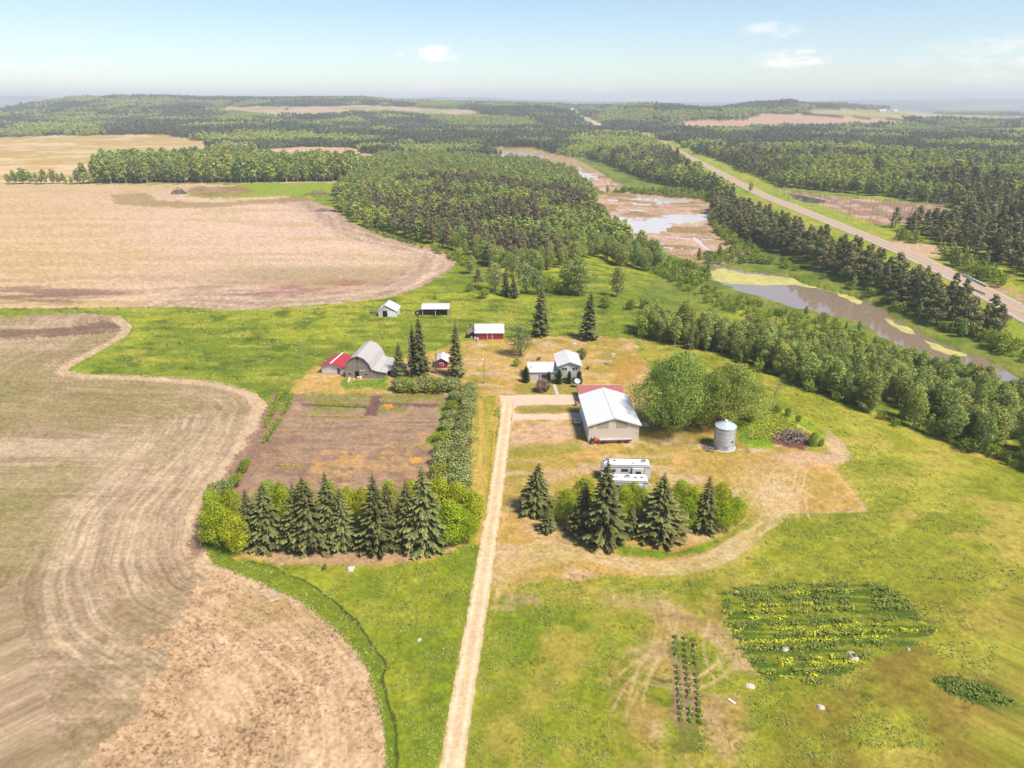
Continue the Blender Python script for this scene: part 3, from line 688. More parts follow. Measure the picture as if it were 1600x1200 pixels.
ribbon('far_highway', dense(fh, 15), 19, mat('far_road', A(222, 204, 170), .95), .8, 2)
# water
def water_mat(name, base, rough, bumps=.02, ior=1.33):
    m = bpy.data.materials.new(name); m.use_nodes = True; nt = m.node_tree; b = nt.nodes['Principled BSDF']
    b.inputs['Base Color'].default_value = (*base, 1); b.inputs['Roughness'].default_value = rough; b.inputs['IOR'].default_value = ior; b.inputs['Specular IOR Level'].default_value = 0.5
    n = nt.nodes.new('ShaderNodeTexNoise'); n.inputs['Scale'].default_value = 1.2; n.inputs['Detail'].default_value = 3
    g = nt.nodes.new('ShaderNodeNewGeometry'); nt.links.new(g.outputs['Position'], n.inputs['Vector'])
    bp = nt.nodes.new('ShaderNodeBump'); bp.inputs['Strength'].default_value = .15; bp.inputs['Distance'].default_value = bumps
    nt.links.new(n.outputs['Fac'], bp.inputs['Height']); nt.links.new(bp.outputs[0], b.inputs['Normal'])
    return m
wm = water_mat('creek_water', (.26, .19, .135), .04, ior=3.4)
wmp = water_mat('silty_water', (.55, .48, .43), .15, ior=2.4)
wz = WL
wz = WL
for nm_, pl_, m_ in (('pond', [(1060, 412), (1105, 405), (1300, 425), (1420, 490), (1560, 550), (1700, 620), (1720, 700), (1600, 650), (1440, 575), (1280, 505), (1120, 455), (1060, 436)], wm), ('marsh_water', [(720, 228), (860, 226), (960, 270), (1130, 300), (1150, 345), (1190, 400), (1105, 402), (1050, 410), (960, 378), (920, 300), (860, 268), (760, 254)], wmp)):
    x_, y_ = flat(*np.array(pl_, float).T, wz); import mathutils
    me = new_mesh(nm_, np.column_stack([x_, y_, np.full(len(x_), wz)]), [tuple(t) for t in mathutils.geometry.tessellate_polygon([[Vector((a, b, 0)) for a, b in zip(x_, y_)]])], [m_])
    if sum(p.normal.z for p in me.polygons) < 0: me.flip_normals()
    tag(put(nm_, me), kind='structure')
alg = mat('algae', lin(214, 206, 122) * .58, .8, .3, noise=.3, nscale=.25)
sheet('algae_mat', [(1108, 426), (1125, 419), (1160, 426), (1230, 433), (1288, 441), (1312, 455), (1290, 453), (1240, 446), (1200, 445), (1150, 443), (1120, 437)], alg, z=wz + .03, wavy=2.2, kind='stuff')
sheet('algae_mat', [(1300, 452), (1325, 460), (1350, 474), (1342, 476), (1320, 468)], alg, z=wz + .04, wavy=1.7, kind='stuff')
sheet('algae_mat', [(1380, 496), (1400, 503), (1425, 520), (1412, 519), (1392, 507)], alg, z=wz + .04, wavy=1.7, kind='stuff')
sheet('algae_mat', [(1445, 533), (1470, 540), (1510, 556), (1495, 557), (1460, 546)], alg, z=wz + .04, wavy=1.7, kind='stuff')
sheet('open_water', [(1232, 303), (1262, 308), (1290, 314), (1280, 318), (1250, 314)], water_mat('dark_water', (.05, .05, .04), .1), dz=.15, wavy=1.5, seed=11)
# ============ plants ============
def foliage_mat(name, dark, light, rnd=.16, trans=.25, hue=.02):
    m = bpy.data.materials.new(name); m.use_nodes = True; nt = m.node_tree; nt.nodes.clear()
    out = nt.nodes.new('ShaderNodeOutputMaterial')
    at = nt.nodes.new('ShaderNodeAttribute'); at.attribute_name = 'tint'
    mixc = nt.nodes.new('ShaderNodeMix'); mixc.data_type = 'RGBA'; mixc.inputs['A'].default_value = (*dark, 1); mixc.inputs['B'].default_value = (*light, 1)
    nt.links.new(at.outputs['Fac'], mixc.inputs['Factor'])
    oi = nt.nodes.new('ShaderNodeObjectInfo')
    hv = nt.nodes.new('ShaderNodeHueSaturation')
    r1 = nt.nodes.new('ShaderNodeMapRange'); r1.inputs['To Min'].default_value = 1 - rnd; r1.inputs['To Max'].default_value = 1 + rnd
    nt.links.new(oi.outputs['Random'], r1.inputs['Value']); nt.links.new(r1.outputs[0], hv.inputs['Value'])
    w = nt.nodes.new('ShaderNodeTexWhiteNoise'); w.noise_dimensions = '1D'; nt.links.new(oi.outputs['Random'], w.inputs['W'])
    r2 = nt.nodes.new('ShaderNodeMapRange'); r2.inputs['To Min'].default_value = .5 - hue; r2.inputs['To Max'].default_value = .5 + hue
    nt.links.new(w.outputs['Value'], r2.inputs['Value']); nt.links.new(r2.outputs[0], hv.inputs['Hue'])
    nt.links.new(mixc.outputs['Result'], hv.inputs['Color'])
    d = nt.nodes.new('ShaderNodeBsdfDiffuse'); t = nt.nodes.new('ShaderNodeBsdfTranslucent'); mx = nt.nodes.new('ShaderNodeMixShader'); mx.inputs[0].default_value = trans
    nt.links.new(hv.outputs[0], d.inputs['Color']); nt.links.new(hv.outputs[0], t.inputs['Color'])
    nt.links.new(d.outputs[0], mx.inputs[1]); nt.links.new(t.outputs[0], mx.inputs[2]); nt.links.new(mx.outputs[0], out.inputs[0])
    return m
FM = dict(
    aspen=foliage_mat('aspen_leaves', (.155, .195, .042), (.50, .56, .16), .22, .3, .025),
    bright=foliage_mat('bright_leaves', (0.218, 0.253, 0.043), (0.575, 0.621, 0.145), .15, .3),
    lime=foliage_mat('lime_leaves', (.20, .27, .015), (.60, .66, .05), .1, .35),
    bush=foliage_mat('bush_leaves', (0.127, 0.172, 0.021), (0.414, 0.483, 0.076), .22, .3),
    spruce=foliage_mat('spruce_needles', (.026, .030, .010), (.31, .31, .11), .18, .2),
    pine=foliage_mat('pine_needles', (0.116, 0.120, 0.046), (0.377, 0.366, 0.154), .22, .2, .03),
    poplar=foliage_mat('poplar_leaves', (.085, .125, .017), (.50, .57, .13), .1, .3),
    willow=foliage_mat('willow_leaves', (0.149, 0.184, 0.051), (0.414, 0.448, 0.162), .12),
    lilac=foliage_mat('lilac_leaves', (0.17, 0.20, 0.05), (0.529, 0.517, 0.212), .12),
    bloom=foliage_mat('blossom', (.05, .08, .03), (.55, .34, .32), .1),
    cedar=foliage_mat('cedar_leaves', (.05, .08, .02), (.15, .2, .06), .1),
    hill=foliage_mat('hill_leaves', (0.061, 0.072, 0.039), (0.209, 0.231, 0.121), .2),
    weed=foliage_mat('weed_leaves', (.075, .115, .02), (.27, .35, .08), .15),
    dead=foliage_mat('dead_twigs', (.14, .11, .09), (.34, .29, .25), .15),
    brown=foliage_mat('brown_needles', (.12, .10, .055), (.34, .28, .16), .15, .1, .02))
bark = mat('bark', (.16, .13, .10), .95, .1, noise=.3, nscale=3)
pale_bark = mat('pale_bark', (.42, .39, .33), .9, .1, noise=.3, nscale=2)

def tubes(paths, sides=5):
    """paths: list of (points, radii)"""
    VV, QQ = [], []; base = 0
    for P, R in paths:
        P = np.asarray(P, float); n = len(P); T = np.gradient(P, axis=0); T /= np.linalg.norm(T, axis=1)[:, None] + 1e-9
        ref = np.where(np.abs(T[:, 2:3]) > .9, [[1, 0, 0]], [[0, 0, 1]])
        a = np.cross(T, ref); a /= np.linalg.norm(a, axis=1)[:, None] + 1e-9; b = np.cross(T, a)
        th = np.linspace(0, 2 * np.pi, sides, endpoint=False)
        ring = P[:, None] + (a[:, None] * np.cos(th)[None, :, None] + b[:, None] * np.sin(th)[None, :, None]) * np.asarray(R)[:, None, None]
        VV.append(ring.reshape(-1, 3))
        i = (np.arange(n - 1)[:, None] * sides + np.arange(sides)[None]).ravel(); j = (np.arange(n - 1)[:, None] * sides + (np.arange(sides)[None] + 1) % sides).ravel()
        QQ.append(np.stack([i, j, j + sides, i + sides], 1) + base); base += n * sides
    return np.concatenate(VV), np.concatenate(QQ)
def unit(v): return v / (np.linalg.norm(v, axis=1)[:, None] + 1e-9)
def cards(C, Nn, size, rng, ratio=.62):
    """leaf-sized diamonds at C facing Nn"""
    n = len(C); r = rng.normal(size=(n, 3)); t1 = unit(np.cross(Nn, r)); t2 = np.cross(Nn, t1)
    s = (size * rng.uniform(.6, 1.4, n))[:, None]
    V_ = np.stack([C - t1 * s, C - t2 * s * ratio, C + t1 * s, C + t2 * s * ratio], 1).reshape(-1, 3)
    return V_, np.arange(4 * n, dtype=np.int32).reshape(-1, 4)
def blob_crown(rng, blobs, n, size, up=.25, jag=.28):
    B = np.array(blobs, float)                     # x y z rx rz
    area = B[:, 3] ** 2; k = rng.choice(len(B), n, p=area / area.sum())
    d = unit(rng.normal(size=(n, 3)) + np.array([0, 0, up])); q = rng.uniform(.68, 1.06, n) + rng.normal(size=n) * jag * .25
    lump = 1 + jag * (vnoise(d[:, 0] * 3 + k * 7.1, d[:, 1] * 3 + d[:, 2] * 3, 5) - .5) * 1.4
    rad = B[k, 3:4] * np.array([[1, 1, 0]]) + B[k, 4:5] * np.array([[0, 0, 1]])
    C = B[k, :3] + d * rad * (q * lump)[:, None]
    # drop leaves buried deep inside a neighbouring blob
    keep = np.ones(n, bool)
    for j, b in enumerate(B):
        e = ((C - b[:3]) / np.array([b[3], b[3], b[4]])); keep &= ~(((e ** 2).sum(1) < .3) & (k != j))
    C, d, k = C[keep], d[keep], k[keep]
    Nn = unit(d * 1.0 + rng.normal(size=C.shape) * .55)
    bt = rng.uniform(0, 1, len(B))
    cl = vnoise(C[:, 0] / (size * 4) + 31, C[:, 1] / (size * 4) + C[:, 2] / (size * 3), 3)
    t = np.clip(.3 * bt[k] + .4 * cl + .55 * rng.uniform(0, 1, len(C)) ** 2 - .1, 0, 1)
    V_, Q_ = cards(C, Nn, size, rng)
    return V_, Q_, np.repeat(t, 4)
def broadleaf(seed, h, w, n, size, base=.22, nb=16, limbs=6, r0=None, top=.9, lean=0, oval=1.0, bs=1.0, rr0=.25, rr1=.72):
    rng = np.random.default_rng(seed); zb = h * base; ch = h - zb; blobs = []
    for k in range(nb):
        f = (k + .5) / nb; z = zb + ch * (.12 + .78 * f)
        prof = math.sin(math.pi * min(1, (f * .86 + .12))) ** .7
        a = k * 2.4 + rng.uniform(-.5, .5); rr_ = w * .5 * prof * rng.uniform(rr0, rr1)
        s = w * rng.uniform(.17, .27) * (.75 + .35 * prof) * bs
        blobs.append((math.cos(a) * rr_ + lean * f, math.sin(a) * rr_, z, s, s * rng.uniform(.7, 1.0) * oval))
    blobs.append((lean, 0, h - w * .16, w * .17, w * .17))
    cv = blob_crown(rng, blobs, n, size)
    r0 = r0 or h * .016 + .03; paths = [([(0, 0, -.3), (rng.normal() * .1, rng.normal() * .1, zb), (lean * .5, 0, h * .7), (lean, 0, h * .92)], [r0 * 1.25, r0, r0 * .5, r0 * .12])]
    for b in [blobs[i] for i in rng.choice(nb, limbs, replace=False)]:
        z0 = max(zb * .8, b[2] - w * .35); paths.append(([(0, 0, z0), (b[0] * .5, b[1] * .5, (z0 + b[2]) / 2), (b[0], b[1], b[2] + b[4] * .4)], [r0 * .5, r0 * .35, r0 * .1]))
    return cv, tubes(paths)
def spruce(seed, h, w, whorls=26, per=10, bottom=.05, droop=.35, card=1.0, sparse=0.0, power=.85):
    rng = np.random.default_rng(seed); Vs_, Qs_, ts_ = [], [], []; c = 0; R = w / 2
    for i in range(whorls):
        f = i / (whorls - 1); z = h * (bottom + (1 - bottom) * (f ** .95) * .985)
        for k in range(per):
            if rng.uniform() < sparse: continue
            a_ = k * 2 * math.pi / per
            L = R * ((1 - f) ** power) * rng.uniform(.5, 1.15) * (.8 + .4 * vnoise(np.array([a_ * 1.3 + seed]), np.array([f * 6.0]), 3)[0]) + .12
            if i < 2: L *= .8
            a = (k + rng.uniform(0, 1)) * 2 * math.pi / per + i * .7
            dx, dy = math.cos(a), math.sin(a); px_, py_ = -dy, dx
            zz = z + rng.uniform(-.02, .02) * h
            ns = 4 if L > .8 else 2
            dr = droop * rng.uniform(.6, 1.3)
            bt = rng.uniform(0, .5)
            for s in range(ns):
                g0 = s / ns; g1 = (s + 1.5) / ns
                wd = L * .30 * card * (1 - g0 * .55) * rng.uniform(.75, 1.25)
                z0 = zz - dr * L * (g0 ** 1.0) + .12 * L * g0 ** 2; z1 = zz - dr * L * g1 + .12 * L * g1 ** 2
                for sd_ in (-1, 1):
                    o = rng.uniform(-.1, .1) * L
                    x0, x1 = L * g0 * .95, L * min(g1, 1.05)
                    mid = (x0 + x1) / 2
                    v0 = (dx * x0, dy * x0, z0); v1 = (dx * mid + px_ * sd_ * wd * .6, dy * mid + py_ * sd_ * wd * .6, (z0 + z1) / 2 - wd * .28 + o * .3)
                    v2 = (dx * (x1 + wd * .2) + px_ * sd_ * wd * .8, dy * (x1 + wd * .2) + py_ * sd_ * wd * .8, z1 - wd * .38); v3 = (dx * x1, dy * x1, z1 + .02 * L)
                    Vs_ += [v0, v1, v2, v3]; Qs_.append((c, c + 1, c + 2, c + 3)); c += 4
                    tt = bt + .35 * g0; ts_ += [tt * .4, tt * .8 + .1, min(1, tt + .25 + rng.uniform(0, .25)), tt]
    tr = tubes([([(0, 0, -.3), (0, 0, h * .5), (0, 0, h * .99)], [h * .014 + .05, h * .009 + .02, .015])])
    return (np.array(Vs_), np.array(Qs_, np.int32), np.clip(ts_, 0, 1)), tr
def pine(seed, h, w, n, size):
    rng = np.random.default_rng(seed); blobs = []
    nb = 13
    for k in range(nb):
        f = k / (nb - 1); z = h * (.3 + .62 * f); rr_ = w * .5 * (1 - f ** 1.6) * rng.uniform(.35, .85); a = k * 2.4 + rng.uniform(-.6, .6)
        s = w * rng.uniform(.15, .24) * (1.15 - .5 * f); blobs.append((math.cos(a) * rr_, math.sin(a) * rr_, z, s, s * .75))
    blobs.append((0, 0, h * .95, w * .12, h * .06))
    cv = blob_crown(rng, blobs, n, size, up=.5, jag=.4)
    paths = [([(0, 0, -.3), (0, 0, h * .5), (0, 0, h * .93)], [h * .013 + .06, h * .009 + .04, .02])]
    for b in blobs[:8:2]: paths.append(([(0, 0, b[2] - .1 * h * .3), (b[0], b[1], b[2])], [.06, .02]))
    return cv, tubes(paths)
def shrub(seed, h, w, n, size, nb=8):
    rng = np.random.default_rng(seed); blobs = []
    for k in range(nb):
        a = k * 2.4; r_ = w * .5 * rng.uniform(.15, .62); s = w * rng.uniform(.2, .3); z = h * rng.uniform(.35, .72) * (1 - .3 * r_ / w)
        blobs.append((math.cos(a) * r_, math.sin(a) * r_, z, s, h * rng.uniform(.26, .34)))
    cv = blob_crown(rng, blobs, n, size, up=.2, jag=.35)
    paths = [([(0, 0, -.2), (b[0] * .5, b[1] * .5, b[2] * .5), (b[0], b[1], b[2])], [.05, .04, .015]) for b in blobs[:5]]
    return cv, tubes(paths, 4)
def kind_meshes(name, gen, fm, tm):
    (V_, Q_, t_), (tv, tq) = gen
    return new_mesh(name + '_crown', V_, Q_, [fm], t_), new_mesh(name + '_trunk', tv, tq, [tm], smooth_=True)
def kind_joined(name, gen, fm, tm):
    (V_, Q_, t_), (tv, tq) = gen
    VV = np.concatenate([V_, tv]); QQ = np.concatenate([Q_, tq + len(V_)])
    return new_mesh(name, VV, QQ, [fm, tm], np.r_[t_, np.zeros(len(tv))], np.r_[np.zeros(len(Q_)), np.ones(len(tq))])
def tree(name, meshes, x, y, z, h, label, group=None, sx=1.0, cat='tree', rz=None, href=10.0, parts=('crown', 'trunk')):
    """a plant with its crown and stem as parts; meshes are href metres tall"""
    e = bpy.data.objects.new(name, None); COL.objects.link(e); e.location = (x, y, z); e.empty_display_size = .5
    s = h / href; sx *= random.uniform(.92, 1.08); e.scale = (s * sx, s * sx, s); e.rotation_euler = (random.gauss(0, .02), random.gauss(0, .02), random.uniform(0, 6.28) if rz is None else rz)
    tag(e, label, cat, group)
    put(parts[0], meshes[0], e); put(parts[1], meshes[1], e)
    return e
# all built 10 m tall unless noted
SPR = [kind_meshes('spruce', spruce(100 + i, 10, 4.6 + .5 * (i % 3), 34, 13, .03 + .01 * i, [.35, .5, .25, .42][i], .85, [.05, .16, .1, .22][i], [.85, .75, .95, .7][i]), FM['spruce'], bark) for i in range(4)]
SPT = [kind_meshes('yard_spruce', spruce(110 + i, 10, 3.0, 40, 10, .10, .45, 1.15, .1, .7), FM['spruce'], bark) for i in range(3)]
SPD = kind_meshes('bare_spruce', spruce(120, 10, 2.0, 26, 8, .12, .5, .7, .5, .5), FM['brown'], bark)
ASP = [kind_meshes('aspen', broadleaf(130 + i, 10, 5.0, 3600, .17, .07, 26, 5, bs=.8, oval=1.25), FM['aspen'], pale_bark) for i in range(5)]
LIM = [kind_meshes('lime_tree', broadleaf(140 + i, 10, 9.0, 9000, .17, .04, 34, 8, bs=.8), FM['lime'], bark) for i in range(3)]
BSH = [kind_meshes('bush', shrub(150 + i, 10, 13, 2400, .42), FM['bush'], bark) for i in range(3)]
WIL = [kind_meshes('willow', broadleaf(160 + i, 10, 8.5, 2600, .24, .15, 16, 9), FM['willow'], bark) for i in range(2)]
LIL = [kind_meshes('lilac', shrub(165 + i, 10, 11, 2600, .45, 10), FM['lilac'], bark) for i in range(3)]
PIN = [kind_meshes('pine', pine(170 + i, 10, 4.8, 1500, .24), FM['pine'], bark) for i in range(4)]
BRN = [kind_meshes('brown_pine', pine(180 + i, 10, 5.5, 1500, .26), FM['brown'], bark) for i in range(2)]
# lighter copies for trees a few pixels across
J_ASP = [kind_joined('aspen_tree', broadleaf(200 + i, 10, 5.2, 520, .46, .05, 13, 2, oval=1.15), FM['aspen'], pale_bark) for i in range(4)]
J_BRT = [kind_joined('bright_aspen_tree', broadleaf(240 + i, 10, 5.6, 460, .5, .1, 10, 2), FM['bright'], pale_bark) for i in range(2)]
J_PIN = [kind_joined('pine_tree', pine(210 + i, 10, 4.6, 420, .45), FM['pine'], bark) for i in range(3)]
J_SPR = [kind_joined('spruce_tree', spruce(215 + i, 10, 3.4, 13, 7, .06, .35, 1.5), FM['spruce'], bark) for i in range(3)]
J_BSH = [kind_joined('shrub', shrub(220 + i, 10, 14, 300, .9), FM['bush'], bark) for i in range(2)]
J_BRN = [kind_joined('brown_pine_tree', pine(225 + i, 10, 5.4, 420, .5), FM['brown'], bark) for i in range(2)]
# snags: bare grey trunks
def snag(seed):
    rng = np.random.default_rng(seed); P = [([(0, 0, -.3), (rng.normal() * .1, 0, 5), (rng.normal() * .3, rng.normal() * .3, 10)], [.16, .11, .04])]
    for k in range(9):
        a = rng.uniform(0, 6.28); z = rng.uniform(3, 9.4); l = rng.uniform(.5, 1.5); P.append(([(0, 0, z), (math.cos(a) * l, math.sin(a) * l, z + rng.uniform(-.1, .6))], [.05, .02]))
    return new_mesh('dead_tree', *tubes(P, 4), [mat('dead_wood', (.34, .30, .27), .95, .1, noise=.2)])
J_SNG = [snag(230 + i) for i in range(2)]
# clumps of a stand for far hills
def clump(seed, kinds, fmname):
    rng = np.random.default_rng(seed); VV, QQ, TT = [], [], []; c = 0
    for k in range(9):
        a = k * 2.4; r_ = 1.5 + 4.4 * math.sqrt(k); hh = rng.uniform(8, 12)
        if kinds == 's': (V_, Q_, t_), _ = spruce(seed * 31 + k, hh * 1.1, 3.6, 6, 5, .2, .3, 1.9)
        else: (V_, Q_, t_), _ = broadleaf(seed * 31 + k, hh, 6, 110, 1.0, .1, 7, 1)
        VV.append(V_ + np.array([math.cos(a) * r_, math.sin(a) * r_, 0])); QQ.append(Q_ + c); c += len(V_); TT.append(t_)
    return new_mesh('stand', np.concatenate(VV), np.concatenate(QQ), [FM[fmname]], np.concatenate(TT))
C_MSH = [clump(1, 'b', 'aspen'), clump(2, 'b', 'hill'), clump(3, 's', 'pine'), clump(4, 'b', 'hill'), clump(5, 'b', 'bright')]

def scatter(name, label, kinds, P, sc, rot, idx, cat):
    """one countless mass of plants: points carrying instances"""
    me = bpy.data.meshes.new(name); P = np.asarray(P, np.float32); me.vertices.add(len(P)); me.vertices.foreach_set('co', P.ravel())
    for nm, ty, arr, key in (('scl', 'FLOAT_VECTOR', sc, 'vector'), ('rotv', 'FLOAT_VECTOR', rot, 'vector'), ('idx', 'INT', idx, 'value')):
        a = me.attributes.new(nm, ty, 'POINT'); a.data.foreach_set(key, np.asarray(arr, np.int32 if ty == 'INT' else np.float32).ravel())
    o = put(name, me); tag(o, label, cat, kind='stuff')
    ng = bpy.data.node_groups.new(name, 'GeometryNodeTree')
    ng.interface.new_socket('Geometry', in_out='INPUT', socket_type='NodeSocketGeometry'); ng.interface.new_socket('Geometry', in_out='OUTPUT', socket_type='NodeSocketGeometry')
    N = ng.nodes; gi = N.new('NodeGroupInput'); go = N.new('NodeGroupOutput'); jn_ = N.new('GeometryNodeJoinGeometry')
    def attr(nm, ty):
        a = N.new('GeometryNodeInputNamedAttribute'); a.data_type = ty; a.inputs['Name'].default_value = nm; return a.outputs['Attribute']
    ai, as_, ar = attr('idx', 'INT'), attr('scl', 'FLOAT_VECTOR'), attr('rotv', 'FLOAT_VECTOR')
    er = N.new('FunctionNodeEulerToRotation'); ng.links.new(ar, er.inputs[0])
    for k, src in enumerate(kinds):
        oi = N.new('GeometryNodeObjectInfo'); oi.inputs['Object'].default_value = src; oi.inputs['As Instance'].default_value = True
        cp = N.new('FunctionNodeCompare'); cp.data_type = 'INT'; cp.operation = 'EQUAL'
        ng.links.new(ai, cp.inputs[2]); cp.inputs[3].default_value = k
        ip = N.new('GeometryNodeInstanceOnPoints')
        ng.links.new(gi.outputs[0], ip.inputs['Points']); ng.links.new(cp.outputs[0], ip.inputs['Selection']); ng.links.new(oi.outputs['Geometry'], ip.inputs['Instance'])
        ng.links.new(er.outputs[0], ip.inputs['Rotation']); ng.links.new(as_, ip.inputs['Scale']); ng.links.new(ip.outputs[0], jn_.inputs[0])
    ng.links.new(jn_.outputs[0], go.inputs[0])
    md = o.modifiers.new('scatter', 'NODES'); md.node_group = ng
    return o

# ---- where the woods stand (outlines of the ground they cover, in photo points) ----
W_LINE = [(150, 287), (240, 286), (330, 286), (420, 285), (560, 283), (565, 268), (480, 268), (400, 263), (300, 262), (200, 266), (165, 272)]
W_MID = [(528, 326), (545, 342), (600, 364), (640, 376), (690, 388), (735, 402), (752, 412), (790, 425), (850, 428), (905, 412), (930, 405), (1000, 425), (1050, 415), (990, 385), (950, 355), (930, 338), (925, 305), (900, 280), (850, 262), (800, 252), (740, 242), (700, 232), (640, 230), (585, 240), (560, 262), (560, 285), (530, 290), (525, 310)]
W_BRN = [(545, 340), (620, 368), (700, 390), (760, 405), (840, 420), (905, 405), (930, 345), (900, 310), (760, 290), (640, 290), (580, 300)]
W_PIN = [(1120, 315), (1150, 335), (1210, 362), (1290, 396), (1380, 438), (1460, 474), (1530, 508), (1560, 530), (1520, 530), (1440, 499), (1360, 455), (1290, 423), (1220, 399), (1160, 376), (1125, 352), (1112, 335)]
W_NEARCREEK = [(830, 236), (900, 240), (960, 262), (1010, 284), (1060, 294), (1110, 302), (1118, 312), (1150, 325), (1120, 285), (1080, 262), (1050, 247), (1010, 228), (980, 222), (900, 218), (800, 218), (740, 222), (760, 230)]
W_RIGHT = [(1060, 228), (1110, 250), (1160, 275), (1200, 292), (1260, 296), (1360, 306), (1480, 320), (1500, 345), (1420, 358), (1345, 344), (1350, 362), (1400, 372), (1450, 384), (1500, 402), (1560, 430), (1640, 470), (2000, 600), (3000, 500), (3000, 190), (1500, 196), (1040, 205)]
W_RIGHT_MARSH = [(1195, 298), (1240, 304), (1330, 314), (1470, 325), (1480, 345), (1400, 352), (1340, 342), (1290, 336), (1240, 322)]
W_GAP = [(1395, 372), (1445, 376), (1500, 390), (1500, 402), (1440, 404), (1400, 396)]
BELT = [(995, 527), (1040, 536), (1100, 547), (1180, 572), (1250, 602), (1330, 636), (1400, 663), (1480, 692), (1560, 718), (1620, 740), (1720, 775), (1800, 740), (1650, 668), (1560, 632), (1480, 606), (1400, 582), (1300, 558), (1200, 540), (1100, 520), (1000, 508)]

rngp = np.random.default_rng(99)
def grid_points(step, x0, x1, y0, y1, jit=.42):
    X, Y = np.meshgrid(np.arange(x0, x1, step), np.arange(y0, y1, step)); X = X + (np.arange(X.shape[0]) % 2)[:, None] * step / 2
    X = X.ravel() + rngp.uniform(-jit, jit, X.size) * step; Y = Y.ravel() + rngp.uniform(-jit, jit, Y.size) * step
    Z = terrain(X, Y); u, v, _ = project(X, Y, Z); return X, Y, Z, u, v
ALLP = []          # the far woods: x y z scale kind width
def add_mass(X, Y, Z, h, kind, wx=1.0):
    for i in range(len(X)): ALLP.append((X[i], Y[i], Z[i], h[i] / 10, kind[i], wx))
# ============ woods ============
WORLD_BELT = world_poly(BELT)
# -- aspen belt beside the meadow: every tree its own object
X, Y, Z, u, v = grid_points(3.1, 20, 230, 70, 330)
m = inside(u, v, BELT) & (u < 1660); X, Y, Z, u, v = X[m], Y[m], Z[m], u[m], v[m]
o_ = np.argsort(np.hypot(X, Y)); vis = rngp.uniform(size=len(o_)); dall = seg_dist(X, Y, np.array([flat(a, b) for a, b in BELT[:11]]))[0]; o_ = np.array([i for i in o_ if dall[i] < 9 or vis[i] < .55]); n_asp = min(195, len(o_)); [ALLP.append((X[i], Y[i], Z[i], random.uniform(.72, .95), random.choice([0, 1, 2, 3, 15]), 1.25)) for i in o_[n_asp:]]
BELT_FRONT = np.array([flat(a, b) for a, b in BELT[:11]])
for q, i in enumerate(o_[:n_asp]):
    dfr = float(seg_dist(np.array([X[i]]), np.array([Y[i]]), BELT_FRONT)[0][0])
    h = random.uniform(7.6, 10.4) * (0.88 if dfr < 3 else 1.0)
    sec = 0 if u[i] < 1180 else 1 if u[i] < 1330 else 2 if u[i] < 1480 else 3
    where = ['at its upper end nearest the house', 'in its stretch behind the grain bin', 'in its stretch beyond the brush pile', 'at its lower end by the frame edge'][sec]
    g = ('front row aspen of the belt, ' + where, 'front row of the aspen belt ' + where) if dfr < 4.5 else ('inner aspen of the belt, ' + where, 'inner aspens of the belt ' + where)
    tree('aspen_tree', random.choice(ASP), X[i], Y[i], Z[i], h, *g, sx=random.uniform(1.0, 1.4))
# a dark spruce at the near end of the belt
x, y, z = pt(1077, 545); tree('spruce_tree', SPR[1], x, y, z, 6.5, 'dark spruce among the pale aspens at the upper end of the long belt', sx=.9)

PIN_ROAD = np.array([flat(a, b) for a, b in W_PIN[:8]]); PIN_POND = np.array([flat(a, b) for a, b in W_PIN[8:]])
def pine_label(x, y):
    u_ = 800 + F * x / (y * CP + H * SP); P_ = (np.array([x]), np.array([y])); a_, b_ = float(seg_dist(*P_, PIN_ROAD)[0][0]), float(seg_dist(*P_, PIN_POND)[0][0])
    side = 'highway edge' if a_ < 6 else 'water edge' if b_ < 7 else 'middle'
    sec = 'beside the reed marsh' if u_ < 1200 else 'behind the algae end of the pond' if u_ < 1310 else 'behind the middle of the pond' if u_ < 1430 else 'behind the lower end of the pond'
    return 'dark pine, ' + side + ' of the stand ' + sec, 'pines on the ' + side + ' of the stand ' + sec
def wood_label(kind, x, y):
    u_ = 800 + F * x / (y * CP + H * SP); d_ = float(seg_dist(np.array([x]), np.array([y]), WOODEDGE)[0][0])
    side = 'front edge' if d_ < 8 else 'second rows' if d_ < 20 else 'inside'
    sec = 'beside the field corner' if u_ < 640 else 'above the field tip' if u_ < 745 else 'above the pasture hollow' if u_ < 880 else 'next to the creek'
    return kind + ' in the ' + side + ' of the wood ' + sec, 'in the ' + side + ' of the wood ' + sec
WOODEDGE = np.array([flat(a, b) for a, b in W_MID[:16]])
# -- pines between the pond and the highway
X, Y, Z, u, v = grid_points(4.9, 40, 420, 120, 620)
m = inside(u, v, W_PIN) & (u < 1700); X, Y, Z = X[m], Y[m], Z[m]; o_ = np.argsort(np.hypot(X, Y))
print('belt', n_asp, 'pines', m.sum())
n_pin = 0
for q, i in enumerate(o_):
    h = random.uniform(10, 14.5)
    if q < 195:
        tree('pine_tree', random.choice(PIN), X[i], Y[i], Z[i], h, *pine_label(X[i], Y[i]), sx=random.uniform(1.0, 1.35)); n_pin += 1
    else: ALLP.append((X[i], Y[i], Z[i], h / 10, 4 + q % 3, 1.2))
